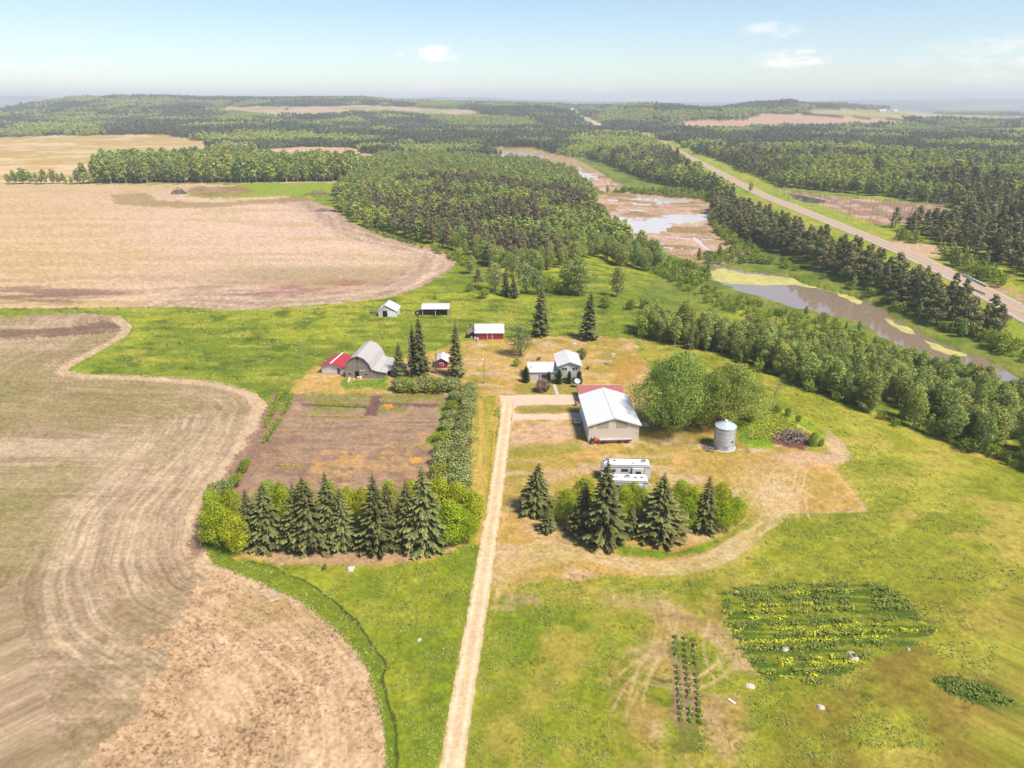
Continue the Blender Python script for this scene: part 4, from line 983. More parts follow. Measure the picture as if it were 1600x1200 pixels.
# -- brown-tinged pines and aspens in the wood behind the farm: the front ones their own objects
X, Y, Z, u, v = grid_points(5.8, -160, 160, 240, 900)
m = inside(u, v, W_MID) & ~inside(u, v, MARSH); X, Y, Z, u, v = X[m], Y[m], Z[m], u[m], v[m]; o_ = np.argsort(np.hypot(X, Y)); k = 0; kb = 0
inb = inside(u, v, W_BRN); nzb = fbm(X / 40, Y / 40, 201, 2)
for i in o_:
    h = random.uniform(8.5, 13)
    if inb[i] and nzb[i] + random.uniform(-.15, .15) > .47:
        if kb < 105:
            kb += 1; tree('pine_tree', random.choice(BRN if random.random() < .5 else PIN), X[i], Y[i], Z[i], h, wood_label('brownish pine', X[i], Y[i])[0], 'brown pines ' + wood_label('', X[i], Y[i])[1], sx=random.uniform(.95, 1.2))
        else: ALLP.append((X[i], Y[i], Z[i], h / 10, 9 + (kb % 2 if random.random() < .55 else random.choice([-5, -4, -3])), 1.1)); kb += 1
    else:
        if k < 95: tree('aspen_tree', random.choice(ASP), X[i], Y[i], Z[i], h * .85, wood_label('green aspen', X[i], Y[i])[0], 'aspens ' + wood_label('', X[i], Y[i])[1], sx=random.uniform(1.1, 1.5))
        else: ALLP.append((X[i], Y[i], Z[i], h * .9 / 10, random.choice([0, 1, 2, 3, 15, 16, 7] if nzb[i] < .42 else [0, 1, 2, 3]), 1.3))
        k += 1
# -- tree line along the far edge of the left field
X, Y, Z, u, v = grid_points(5.5, -560, -80, 520, 840)
m = inside(u, v, W_LINE); X, Y, Z = X[m], Y[m], Z[m]
add_mass(X, Y, Z, rngp.uniform(15, 21, len(X)), rngp.choice([0, 1, 2, 3, 0, 1, 15], len(X)), 1.15)
for a_, b_, h_ in [(14, 287, 9), (24, 287, 12), (48, 287, 11), (58, 287, 8), (84, 287, 13), (92, 287, 8), (100, 287, 10), (112, 287, 7), (122, 287, 12), (142, 287, 9), (158, 286, 13), (166, 286, 15), (104, 287, 5), (64, 287, 5), (34, 287, 6)]:
    x_, y_, z_ = pt(a_, b_); ALLP.append((x_, y_, z_, h_ / 10, random.choice([0, 1, 2, 3, 4]), 1.3))
# -- woods out to the middle distance
def far_ok(u, v):
    bad = np.zeros(u.shape, bool)
    for pl in [F3, F2] + [f[0] for f in FARF] + [MARSH, W_RIGHT_MARSH, W_GAP]: bad |= inside(u, v, pl)
    return ~bad
def nearmask(X, Y): return (seg_dist(X, Y, HWw)[0] > 27)
X, Y, Z, u, v = grid_points(6.2, -900, 1100, 160, 1300)
r = np.hypot(X, Y)
m = ((inside(u, v, W_NEARCREEK) | inside(u, v, W_RIGHT) | (v < 228)) & far_ok(u, v) & nearmask(X, Y) & ~inside(u, v, W_MID) & (r < 1000) & (np.abs(u - 800) < 900))
X, Y, Z, u, v = X[m], Y[m], Z[m], u[m], v[m]; cf = fbm(X / 55, Y / 55, 211, 3) + rngp.normal(size=len(X)) * .06
near_dark = (u > 1330) & (v > 318)
kd = np.where((cf > .54) | near_dark, rngp.choice([4, 5, 6, 7, 8], len(X)), np.where(fbm(X / 90 + 40, Y / 60, 217, 3) > .49, rngp.choice([15, 16, 15, 1], len(X)), rngp.choice([0, 1, 2, 3], len(X)))); kd = np.where(rngp.uniform(size=len(X)) < .04, 7, kd)
hh = rngp.uniform(8, 14.5, len(X)) * np.where(cf > .54, 1.12, 1.0) * (.7 + .6 * fbm(X / 30, Y / 30, 213, 3)); print('mid woods', len(X))
for i in range(len(X)): ALLP.append((X[i], Y[i], Z[i], hh[i] / 10, kd[i], 1.3))
# edges: ragged tree tops past the rolling field
# -- far hills: stands
rings = np.geomspace(1000, 5200, 90); cnt = 0; PX = []
for a, b in zip(rings[:-1], rings[1:]):
    s = 12.5 * (a / 1000) ** .62; nn = int(((b * b - a * a) / 2 * math.radians(92)) / (s * s)); th = rngp.uniform(math.radians(-46), math.radians(46), nn); q = np.sqrt(rngp.uniform(a * a, b * b, nn))
    PX.append(np.stack([q * np.sin(th), q * np.cos(th), np.full(nn, s / 12.5)], 1))
PX = np.concatenate(PX); X, Y = PX[:, 0], PX[:, 1]; Z = terrain(X, Y); u, v, _ = project(X, Y, Z)
m = far_ok(u, v) & nearmask(X, Y) & (seg_dist(X, Y, fh)[0] > 20) & ~inside(u, v, ROADCUT); X, Y, Z, s = X[m], Y[m], Z[m], PX[m, 2]
# keep hilltop farmland on the right open
m = ~((u[m] > 1240) & (v[m] < 189) & (Y > 1700) & (fbm(X / 160, Y / 160, 221, 2) < .6)); X, Y, Z, s = X[m], Y[m], Z[m], s[m]
ZZ = terrain(X, Y + 60); cf = fbm(X / 150, Y / 80, 223, 3) + np.clip((Z - ZZ) / 90, -.08, .08); kd = np.where(cf > .47, rngp.choice([13, 14, 14], len(X)), rngp.choice([11, 12, 14], len(X))); kd = np.where((cf < .40), 17, kd); print('stands', len(X))
for i in range(len(X)): ALLP.append((X[i], Y[i], Z[i] - 1, min(1.45, 1.0 * s[i] ** .4) * random.uniform(.85, 1.15), kd[i], max(1.0, s[i] ** .5)))

# spots for the odd grown tree seen by itself; they also lend their shape to the woods
def solo(name, me, u_, v_, vt, label, group=None, sx=1.0):
    x, y, z = pt(u_, v_); h = height_to(u_, v_, vt); o = put(name, me, None, (x, y, z), random.uniform(0, 6)); o.scale = (h / 10 * sx, h / 10 * sx, h / 10); tag(o, label, 'tree', group); return o
src = []
LN = 'scattered young tree at the thin left end of the far tree line'
for k_, (a, b, t, me, sx) in enumerate([(70, 287, 264, J_ASP[0], 1.1), (38, 287, 262, J_ASP[1], 1.7), (132, 287, 254, J_ASP[2], 1.2), (150, 286, 252, J_ASP[3], .8)]):
    src.append(solo('aspen_tree', me, a, b, t, ['small pale tree second from the left in the gappy far tree line', 'wide dark bushy tree at the far left end of the far tree line', 'dark upright tree just left of the dense far tree line', 'thin tree touching the left end of the dense far tree line'][k_], sx=sx))
for k_, (a, b, t) in enumerate([(1142, 326, 288), (1122, 330, 300), (950, 381, 352)]):
    src.append(solo('pine_tree', J_PIN[k_], a, b, t, ['lone dark pine standing taller than the rest on the highway verge', 'shorter pine on the marsh side of the lone verge pine', 'dark pine at the creek end of the wood behind the farm'][k_], sx=1.1))
for k_, (a, b, t) in enumerate([(331, 268, 240), (356, 268, 240), (435, 268, 240)]):
    src.append(solo('spruce_tree', J_SPR[k_ % 2], a, b, t, ['left one of a pair of dark spires above the far tree line', 'right one of a pair of dark spires above the far tree line', 'dark spire alone near the right end of the far tree line'][k_]))
src = src[:9]
src += [solo('brown_pine_tree', J_BRN[0], 640, 372, 338, 'reddish brown conifer on the front edge of the wood by the field corner'), solo('brown_pine_tree', J_BRN[1], 700, 388, 352, 'reddish brown conifer further right on the wood edge above the pasture')]
# stands: place the four source clumps as real stands far out
for k_, (me, (a, b)) in enumerate(zip(C_MSH[:4], [(160, 196), (520, 198), (985, 196), (1130, 188)])):
    x, y, z = pt(a, b); o = put('tree_stand', me, None, (x, y, z)); tag(o, ['small distant clump of trees on the left hillside', 'distant tree clump below the far striped field', 'dark distant spruce clump beside the far highway', 'round dark tree clump in the far pink field'][k_], 'tree clump'); src.append(o)
src += [solo('aspen_tree', J_BRT[0], 505, 268, 246, 'bright green aspen near the right end of the far tree line'), solo('aspen_tree', J_BRT[1], 1172, 300, 284, 'bright green aspen at the edge of the forest right of the highway')]
xb, yb, zb2 = pt(600, 201); ob = put('tree_stand', C_MSH[4], None, (xb, yb, zb2)); tag(ob, 'bright green distant tree clump beyond the far striped field', 'tree clump'); src.append(ob)
ALLP = np.array(ALLP)
P = ALLP[:, :3]; sc = np.stack([ALLP[:, 3] * ALLP[:, 5], ALLP[:, 3] * ALLP[:, 5], ALLP[:, 3]], 1) * rngp.uniform(.85, 1.15, (len(ALLP), 1))
rot = np.stack([rngp.normal(size=len(P)) * .03, rngp.normal(size=len(P)) * .03, rngp.uniform(0, 6.28, len(P))], 1)
scatter('forest', 'mixed spruce and aspen forest covering the far valley and hills', src, P, sc, rot, ALLP[:, 4].astype(int), 'forest')
print('forest instances', len(P))

# -- shrub thickets along the creek and belt
TH = [([(995, 530), (1100, 550), (1250, 606), (1400, 668), (1560, 724), (1720, 780), (1720, 772), (1560, 714), (1400, 657), (1250, 596), (1100, 541), (995, 522)], 1.2, 3.4),
      ([(1085, 405), (1110, 414), (1150, 412), (1205, 414), (1260, 428), (1320, 446), (1390, 476), (1470, 515), (1560, 552), (1600, 570), (1640, 560), (1560, 530), (1440, 505), (1360, 466), (1290, 436), (1220, 414), (1150, 392)], 1.6, 4.2),
      ([(985, 385), (1000, 420), (1050, 440), (1100, 448), (1110, 424), (1060, 412), (1020, 395)], 1.4, 3.6),
      ([(1060, 420), (1040, 440), (1100, 475), (1160, 495), (1230, 520), (1330, 548), (1420, 580), (1500, 606), (1560, 625), (1530, 590), (1440, 562), (1370, 535), (1320, 505), (1270, 492), (1200, 478), (1130, 458), (1090, 440)], .8, 2.6),
      ([(1100, 340), (1130, 360), (1180, 395), (1230, 416), (1190, 404), (1140, 385), (1118, 365)], 2, 4.5),
      ([(940, 300), (1000, 298), (1050, 300), (1110, 306), (1130, 320), (1090, 312), (1020, 306)], 1.5, 4),
      ([(560, 350), (620, 374), (700, 395), (750, 410), (735, 420), (670, 392), (590, 366)], 1.2, 3),
      ([(1390, 372), (1430, 384), (1440, 378), (1410, 368)], 2, 4), ([(1470, 395), (1520, 415), (1570, 440), (1560, 452), (1500, 425), (1470, 408)], 2, 5),
      ([(915, 300), (945, 335), (960, 360), (930, 345), (905, 310)], 1.5, 4)]
TP = []
for pl, h0, h1 in TH:
    w_ = world_poly(pl); X, Y, Z, u, v = grid_points(3.1, w_[:, 0].min(), w_[:, 0].max(), w_[:, 1].min(), w_[:, 1].max())
    m = inside(u, v, pl) & (rngp.uniform(size=len(u)) < .8)
    for i in np.nonzero(m)[0]:
        s_ = rngp.uniform(h0, h1) / 10; TP.append((X[i], Y[i], Z[i], s_, rngp.choice([0, 0, 1, 1, 2]), 1))
TP = np.array(TP); print('thicket', len(TP))
s1 = solo('bush', J_BSH[0], 1040, 300, 292, 'low round bush on the grassy bank above the reed marsh'); s2 = solo('bush', J_BSH[1], 1405, 374, 360, 'bushy shrub at the edge of the sandy pull-off beside the highway'); s1['category'] = s2['category'] = 'bush'
kx = np.where(TP[:, 4] == 2, 2, TP[:, 4]).astype(int)
hmul = np.where(kx == 2, 1.5, 1.0)
scatter('creek_thicket', 'tangled green willow thicket along both banks of the creek and pond', [s1, s2, src[1]], TP[:, :3], np.stack([TP[:, 3] * hmul, TP[:, 3] * hmul, TP[:, 3] * 1.1 * hmul], 1), np.stack([TP[:, 3] * 0, TP[:, 3] * 0, rngp.uniform(0, 6.28, len(TP))], 1), kx, 'thicket')
# -- drowned trees in the marsh right of the highway
DT = []
X, Y, Z, u, v = grid_points(7, 60, 600, 380, 900); m = inside(u, v, W_RIGHT_MARSH) & (rngp.uniform(size=len(u)) < .8)
s3 = put('dead_tree', J_SNG[0], None, pt(1285, 330)); tag(s3, 'bare grey dead trunk at the highway end of the drowned marsh', 'dead tree')
s4 = put('dead_tree', J_SNG[1], None, pt(1462, 338)); tag(s4, 'bare grey dead trunk at the forest end of the drowned marsh', 'dead tree')
n = int(m.sum()); scatter('dead_wood_stand', 'grey bare drowned trunks standing in the marsh right of the highway', [s3, s4], np.stack([X[m], Y[m], Z[m]], 1), np.repeat(rngp.uniform(.5, 1.0, (n, 1)), 3, 1), np.stack([rngp.normal(size=n) * .06, rngp.normal(size=n) * .06, rngp.uniform(0, 6, n)], 1), rngp.integers(0, 2, n), 'dead trees')
# reed stubs and hummocks in the marsh
# ============ plants round the farmyard ============
def stand(name, meshes, u_, v_, vt, label, group=None, sx=1.0, cat='tree', href=10.0):
    x, y, z = pt(u_, v_); return tree(name, meshes, x, y, z, height_to(u_, v_, vt), label, group, sx, cat, None, href)
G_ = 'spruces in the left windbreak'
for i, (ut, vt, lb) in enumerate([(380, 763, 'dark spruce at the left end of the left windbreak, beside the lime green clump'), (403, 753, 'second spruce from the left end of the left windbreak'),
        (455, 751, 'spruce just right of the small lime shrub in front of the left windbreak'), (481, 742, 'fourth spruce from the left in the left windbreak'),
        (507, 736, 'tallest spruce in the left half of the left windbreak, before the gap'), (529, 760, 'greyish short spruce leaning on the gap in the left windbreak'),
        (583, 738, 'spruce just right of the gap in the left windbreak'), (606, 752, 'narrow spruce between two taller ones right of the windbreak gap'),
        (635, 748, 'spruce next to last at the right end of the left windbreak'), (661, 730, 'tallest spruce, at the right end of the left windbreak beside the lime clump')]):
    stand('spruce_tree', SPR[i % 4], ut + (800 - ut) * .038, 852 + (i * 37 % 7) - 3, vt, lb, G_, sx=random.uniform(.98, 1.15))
for i, (a, b, t, s, lb) in enumerate([(345, 852, 788, .8, 'lime green bushy tree at the outer left corner of the left windbreak'), (372, 862, 805, .75, 'low lime green bush in front of the leftmost windbreak spruce'),
        (338, 826, 768, .8, 'lime green bushy tree at the back left corner of the left windbreak'), (368, 822, 764, .7, 'lime green tree behind the leftmost windbreak spruces'),
        (432, 846, 796, .55, 'small lime green shrub standing in front of the left windbreak spruces'), (425, 818, 752, .7, 'lime tree behind the gap between second and third windbreak spruce'),
        (447, 818, 753, .6, 'lime tree just behind the third windbreak spruce'), (478, 818, 752, .6, 'lime tree behind the fourth windbreak spruce'), (520, 818, 752, .65, 'lime tree behind the tallest left half spruce'),
        (548, 820, 760, .7, 'lime tree filling the left side of the windbreak gap'), (570, 822, 762, .7, 'lime tree filling the right side of the windbreak gap'), (612, 818, 752, .65, 'lime tree behind the spruces right of the windbreak gap'),
        (650, 818, 750, .6, 'lime tree behind the last two spruces of the left windbreak'), (690, 812, 746, .75, 'lime tree at the back of the right clump by the driveway'),
        (716, 818, 754, .75, 'lime tree in the middle of the clump by the driveway'), (735, 828, 768, .75, 'lime tree nearest the driveway in the left windbreak'), (706, 848, 782, .75, 'lime tree at the front of the clump by the driveway'), (730, 846, 796, .6, 'low lime bush at the front right corner of the left windbreak')]):
    stand('lime_tree', LIM[i % 3], a, b, t, lb, 'lime green broadleaf trees of the left windbreak', sx=s * 1.12)
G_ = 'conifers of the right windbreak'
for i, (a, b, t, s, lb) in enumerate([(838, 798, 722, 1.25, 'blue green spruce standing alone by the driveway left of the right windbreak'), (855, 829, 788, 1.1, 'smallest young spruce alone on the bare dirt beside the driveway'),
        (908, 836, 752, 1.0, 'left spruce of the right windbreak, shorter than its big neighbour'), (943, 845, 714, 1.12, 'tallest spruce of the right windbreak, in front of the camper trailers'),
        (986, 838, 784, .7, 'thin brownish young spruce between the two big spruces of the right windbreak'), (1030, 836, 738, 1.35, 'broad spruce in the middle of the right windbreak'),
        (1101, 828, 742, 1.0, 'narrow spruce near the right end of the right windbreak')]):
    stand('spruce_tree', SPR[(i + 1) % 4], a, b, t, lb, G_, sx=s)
for i, (a, b, t, s, lb) in enumerate([(883, 815, 765, .85, 'lime bush at the left end of the right windbreak'), (912, 802, 747, .7, 'lime tree behind the left spruce of the right windbreak'), (972, 806, 758, .8, 'lime shrub just right of the tallest spruce'),
        (968, 832, 790, .7, 'lime shrub low between the tallest spruce and the thin brown one'), (1002, 806, 762, .8, 'lime shrub behind the thin brown young spruce'), (1062, 806, 752, .8, 'lime tree right of the broad middle spruce'), (1072, 826, 778, .8, 'lime shrub low at the right foot of the broad spruce'),
        (1083, 808, 762, .7, 'lime shrub left of the narrow spruce'), (1122, 810, 756, .75, 'lime tree behind the narrow spruce'), (1128, 828, 782, .85, 'lime shrub at the right foot of the narrow spruce'), (1148, 818, 776, .8, 'lime shrub at the right end of the right windbreak'), (988, 786, 753, .8, 'lime shrub right in front of the nearer camper trailer')]):
    stand('lime_tree', LIM[i % 3], a, b, t, lb, 'lime green shrubs of the right windbreak', sx=s * 1.15)
stand('willow_bush', WIL[0], 1118, 800, 764, 'pale grey green willow bush behind the right end of the right windbreak', sx=1.3)
# yard spruces
for i, (a, b, t, ms, s, lb) in enumerate([(658, 590, 492, SPT[0], 1.0, 'tall dark spruce behind the flowering hedge, between the dead spruce and the little red shed'), (648, 586, 505, SPT[1], .8, 'slimmer spruce pressed against the left side of the tallest yard spruce'),
        (714, 588, 500, SPT[2], 1.05, 'tall yard spruce right of the little red shed'), (624, 588, 534, SPT[1], 1.25, 'ragged spruce with a bent top against the weathered barn'),
        (845, 524, 444, SPT[0], 1.25, 'tall spruce left of the pair behind the white house'), (920, 530, 453, SPT[2], 1.35, 'tall dark spruce right of the pair behind the white house'),
        (644, 590, 518, SPD, .9, 'thin dead spruce between the ragged spruce and the tallest yard spruce'), (681, 584, 545, SPD, 1.0, 'short reddish bare spruce beside the little red shed')]):
    stand('spruce_tree' if i < 6 else 'dead_spruce', ms, a, b, t, lb, sx=s)
# big shade trees beside the workshop
BIG = kind_meshes('poplar', broadleaf(301, 10, 11.6, 42000, .105, .03, 44, 16, .4, lean=.8, bs=.72, rr0=.3, rr1=1.0), FM['poplar'], bark)
BIG2 = kind_meshes('poplar_small', broadleaf(302, 10, 10.5, 22000, .12, .05, 30, 12, .3, bs=.72, rr0=.3, rr1=1.0), FM['poplar'], bark)
stand('poplar_tree', BIG, 1052, 668, 554, 'huge round broadleaf tree beside the grey roofed workshop', sx=.84)
stand('poplar_tree', BIG2, 1140, 656, 571, 'smaller broadleaf tree joined to the right of the huge tree, behind the grain bin', sx=.98)
stand('poplar_tree', BIG2, 1102, 664, 585, 'broadleaf tree between the huge tree and the smaller one behind the grain bin', sx=.95)
stand('willow_tree', WIL[1], 813, 556, 508, 'grey green willow on the dry lawn behind the left wing of the house', sx=1.05)
stand('garden_tree', ASP[1], 908, 561, 544, 'small bright round tree behind the two storey wing of the house', sx=2.3)
stand('garden_bush', BSH[0], 807, 572, 560, 'small dark bush off the back left corner of the house', sx=.9, cat='bush')
BLM = kind_meshes('bloom_bush', shrub(166, 10, 9, 3200, .42, 12), FM['bloom'], bark)
stand('flowering_bush', BLM, 849, 612, 592, 'round pink flowering bush on the lawn in front of the house', sx=1.3, cat='bush')
CED = kind_meshes('cedar', spruce(168, 10, 5.2, 26, 12, .0, -.1, 1.1, 0, .45), FM['cedar'], bark)
for a, b, t, s, lb in [(822, 597, 572, 1, 'clipped cedar at the left end wall of the house'), (857, 597, 580, .95, 'clipped cedar between the picture window and the front door'), (873, 599, 576, 1.1, 'clipped cedar at the inner corner of the two storey wing'),
                    (889, 599, 579, 1.0, 'clipped cedar between the two pairs of gable windows'), (905, 599, 578, 1.0, 'clipped cedar at the right corner of the two storey wing')]:
    stand('cedar_shrub', CED, a, b, t, lb, 'clipped cedars along the house front', sx=s, cat='shrub')
# lilac hedges
q = 0
for j, (a, b) in enumerate([(724, 612), (722, 626), (719, 642), (715, 658), (712, 674), (710, 692), (707, 710), (705, 728), (704, 746), (704, 764)]):
    for s_, off in ((0, -11), (1, 11)):
        stand('lilac_bush', (LIL if s_ else [LIL[0], BSH[1], LIL[2]])[q % 3], a + off * (1 + (b - 600) / 500), b + 4 * s_, b - 15 - (b - 600) * .06, ['greener', 'greyer'][s_] + ' bush on the ' + ['garden', 'driveway'][s_] + ' side of the long hedge, ' + ['at its top end', 'second row down', 'third row down', 'fourth row down', 'fifth row down', 'sixth row down', 'seventh row down', 'eighth row down', 'ninth row down', 'at its bottom end'][j], 'bushes of the long hedge beside the garden', sx=1.25, cat='bush'); q += 1
for i, a in enumerate([625, 639, 653, 667, 681, 696, 709]):
    stand('lilac_bush', [LIL[1], BSH[2], LIL[0]][i % 3], a, 610 + (i % 2), 589, 'dense bush in the hedge above the garden, ' + ['at its left end', 'second from the left', 'third from the left', 'in the middle', 'third from the right', 'second from the right', 'at its right end'][i], 'bushes of the hedge above the garden', sx=1.3, cat='bush')
for a, b, t, m_, lb in [(336, 778, 754, LIL[1], 'grey white bush at the lower left corner of the garden'), (352, 772, 748, LIL[2], 'greyish bush right beside the grey white one at the garden corner'), (368, 762, 742, BSH[0], 'green bush at the foot of the strip beside the garden'),
                       (380, 738, 724, BSH[1], 'narrow bright bush on the left edge of the garden soil'), (384, 728, 716, BSH[2], 'topmost bright bush on the left edge of the garden soil')]:
    stand('garden_bush', m_, a, b, t, lb, sx=.9, cat='bush')
# trees and bushes in the hollow behind the sheds
for i, (nm, ms, a, b, t, s, lb) in enumerate([
    ('pine_tree', PIN[0], 765, 414, 378, 1.5, 'dark round pine by the corner of the field, behind the bushes'), ('brown_bush', BRN[1], 747, 449, 420, 1.2, 'reddish brown conifer at the left of the clump behind the open shed'),
    ('spruce_tree', SPR[0], 790, 462, 414, .8, 'left dark spruce in the green clump behind the open shed'), ('spruce_tree', SPR[2], 803, 465, 423, .85, 'right dark spruce in the green clump behind the open shed'),
    ('willow_bush', WIL[0], 774, 455, 412, 1.0, 'pale willow left of the two dark clump spruces'), ('willow_bush', WIL[1], 822, 458, 410, 1.0, 'pale willow right of the two dark clump spruces'),
    ('willow_bush', WIL[0], 840, 460, 424, 1.0, 'willow behind the left yard spruce'), ('lime_tree', ASP[2], 905, 460, 402, 1.6, 'large pale branching tree behind the right yard spruce'), ('lime_tree', ASP[3], 888, 452, 405, 1.4, 'pale tree just left of the large branching tree'),
    ('lime_tree', ASP[4], 965, 464, 416, 1.3, 'single pale tree on the slope right of the branching tree'), ('bush', BSH[0], 757, 466, 450, .9, 'yellowish round bush at the front left of the clump'), ('bush', BSH[1], 735, 455, 440, .7, 'small bush at the far left of the clump'),
    ('bush', BSH[2], 862, 456, 430, .9, 'dark green bush between the pale willow and the branching tree'), ('bush', BSH[0], 878, 460, 440, .8, 'bush at the left foot of the large branching tree'), ('bush', BSH[1], 947, 481, 458, .7, 'round bush below the single pale tree'), 
    ('bush', BSH[2], 985, 484, 466, .6, 'small dark bush in the gap before the aspen belt'), ('bush', BSH[0], 1006, 482, 462, .7, 'twin of the dark bush nearest the aspen belt'), ('bush', BSH[1], 680, 468, 460, .6, 'low bush in the pasture behind the open shed'),
    ('aspen_tree', ASP[0], 715, 405, 388, 1.6, 'small pale aspen by the tip of the left field'), ('willow_bush', WIL[1], 800, 432, 396, 1.1, 'willow in the middle of the hollow'), ('aspen_tree', ASP[1], 835, 428, 390, 1.3, 'pale aspen at the back of the hollow'), ('aspen_tree', ASP[3], 735, 428, 398, 1.4, 'pale aspen beside the dark round pine'),
    ('bush', BSH[2], 978, 520, 512, .6, 'small green bush on the pasture edge near the belt end'), ('bush', BSH[0], 1003, 524, 488, .55, 'bushy tree closing the upper end of the aspen belt'),
    ('bush', BSH[1], 1230, 652, 636, .6, 'green bush at the foot of the bare pole by the meadow'), ('bush', BSH[2], 1214, 645, 630, .6, 'dark bush left of the bare pole by the meadow'), ('bush', BSH[0], 1246, 662, 648, .5, 'green bush above the brown brush pile'),
    ('bush', BSH[1], 1270, 696, 674, .6, 'bright bush right of the brown brush pile'), ('bush', BSH[2], 1282, 697, 684, .5, 'smaller bright bush at the right edge beside the brush pile'), ('bush', BSH[0], 1172, 660, 640, .6, 'bright bush between the grain bin and the weeds'),
    ('bush', BSH[1], 508, 890, 880, .5, 'small dark green bush on the grass below the left windbreak'), ('bush', BSH[2], 1560, 545, 516, .9, 'dark scraggy bush at the frame edge beside the highway verge')]):
    stand(nm, ms, a, b, t, lb, sx=s, cat='bush' if 'bush' in nm else 'tree')

# low growth built as leafy strips
def leafy(name, label, lines, w, h, n, size, fm, cat, jit=.5):
    rng = np.random.default_rng(abs(hash(label)) % 1000 if False else len(label)); VV, QQ, TT = [], [], []; c = 0
    for ln_ in lines:
        P = np.array([flat(a, b) for a, b in ln_], float); L = np.r_[0, np.cumsum(np.linalg.norm(np.diff(P, axis=0), axis=1))]
        k = int(n * L[-1]); s = rng.uniform(0, L[-1], k); keep = vnoise(s * .8, s * 0 + ln_[0][0], 3) > .25 * jit; s = s[keep]; k = len(s)
        x = np.interp(s, L, P[:, 0]) + rng.normal(size=k) * w * .3; y = np.interp(s, L, P[:, 1]) + rng.normal(size=k) * w * .3
        z = terrain(x, y) + h * rng.uniform(.05, 1, k) * (.5 + .6 * vnoise(s * 1.3, s * 0 + 2.2, 4))
        V_, Q_ = cards(np.stack([x, y, z], 1), unit(rng.normal(size=(k, 3)) * .5 + [0, -.2, 1]), size, rng)
        VV.append(V_); QQ.append(Q_ + c); c += len(V_); TT.append(np.repeat(np.clip(rng.uniform(0, 1, k), 0, 1), 4))
    o = put(name, new_mesh(name, np.concatenate(VV), np.concatenate(QQ), [fm], np.concatenate(TT))); tag(o, label, cat, kind='stuff'); return o
leafy('crop_row', 'thick green row of vegetable plants in the upper garden plot', [[(493, 633), (575, 637)]], .9, .6, 90, .13, FM['bush'], 'crop row')
leafy('grass_strip', 'thin yellow green weedy strip edging the big brown plot', [[(472, 650), (570, 652)], [(640, 702), (665, 694), (672, 690)], [(436, 727), (470, 729)]], .3, .25, 60, .12, FM['lime'], 'grass')
leafy('weed_strip', 'green weedy strips between the garden and the stubble field', [[(440, 612), (428, 640), (414, 668)], [(456, 616), (450, 632), (441, 648)], [(438, 655), (425, 674), (413, 692)], [(390, 718), (378, 735), (370, 752)]], 1.1, .8, 80, .16, FM['bush'], 'weeds')
rp = random.Random(3); rows = []
def inplot(a, b): return bool(inside(np.array([float(a)]), np.array([float(b)]), PLOT)[0])
for k_ in range(17):
    y0 = 916 + k_ * 9.4; pts_ = [(a, y0 + (1290 - a) * .035 + rp.uniform(-1, 1)) for a in range(1125, 1465, 8)]; pts_ = [p_ for p_ in pts_ if inplot(*p_)]
    if len(pts_) > 3: rows.append(pts_)
leafy('weed_patch', 'rough rows of tall green weeds in the plot on the meadow', rows[0::2] + rows[1:5:2], .8, .7, 75, .13, FM['weed'], 'weeds', 1.7)
yr = [r_[int(len(r_) * f0):int(len(r_) * f1)] for r_, f0, f1 in [(rows[k_], a_, b_) for k_, a_, b_ in [(1, .4, .8), (3, .1, .5), (4, .0, .7), (5, .1, .45), (7, .0, 1), (8, .3, 1), (9, .0, .9), (10, .1, .6), (12, .2, .8), (13, .2, 1), (14, .0, .8), (15, .2, .8)] if k_ < len(rows)]]
yel = foliage_mat('yellow_bloom', (.22, .25, .04), (.78, .66, .06), .05)
leafy('flower_patch', 'yellow flowering rows in the weedy plot on the meadow', [r_ for r_ in yr if len(r_) > 2], .55, .6, 42, .13, yel, 'flowers', 1.6)
leafy('weed_patch', 'small dark weed patch at the lower right corner of the meadow', [[(1465, 1066), (1500, 1070), (1550, 1082), (1585, 1098)], [(1480, 1078), (1530, 1088), (1570, 1100)]], 1.0, .6, 60, .14, FM['weed'], 'weeds', .8)
leafy('weed_patch', 'bright tall weeds between the grain bin and the brush pile', [[(1150 + i * 3, 650 + i * 5), (1200 + i * 6, 640 + i * 6), (1225 + i * 7, 652 + i * 5.5)] for i in range(8)], 1.6, .7, 60, .18, FM['bush'], 'weeds', .6)
leafy('grass_edge', 'tall grass growing along the edge of the left stubble field', [[(318, 852), (335, 882), (400, 907), (470, 939), (530, 987), (575, 1042), (592, 1092), (600, 1132)], [(110, 583), (230, 589), (300, 592), (360, 602), (400, 614)], [(190, 494), (209, 510), (200, 525), (160, 548), (106, 580)]], .6, .3, 34, .1, FM['bush'], 'grass', .8)
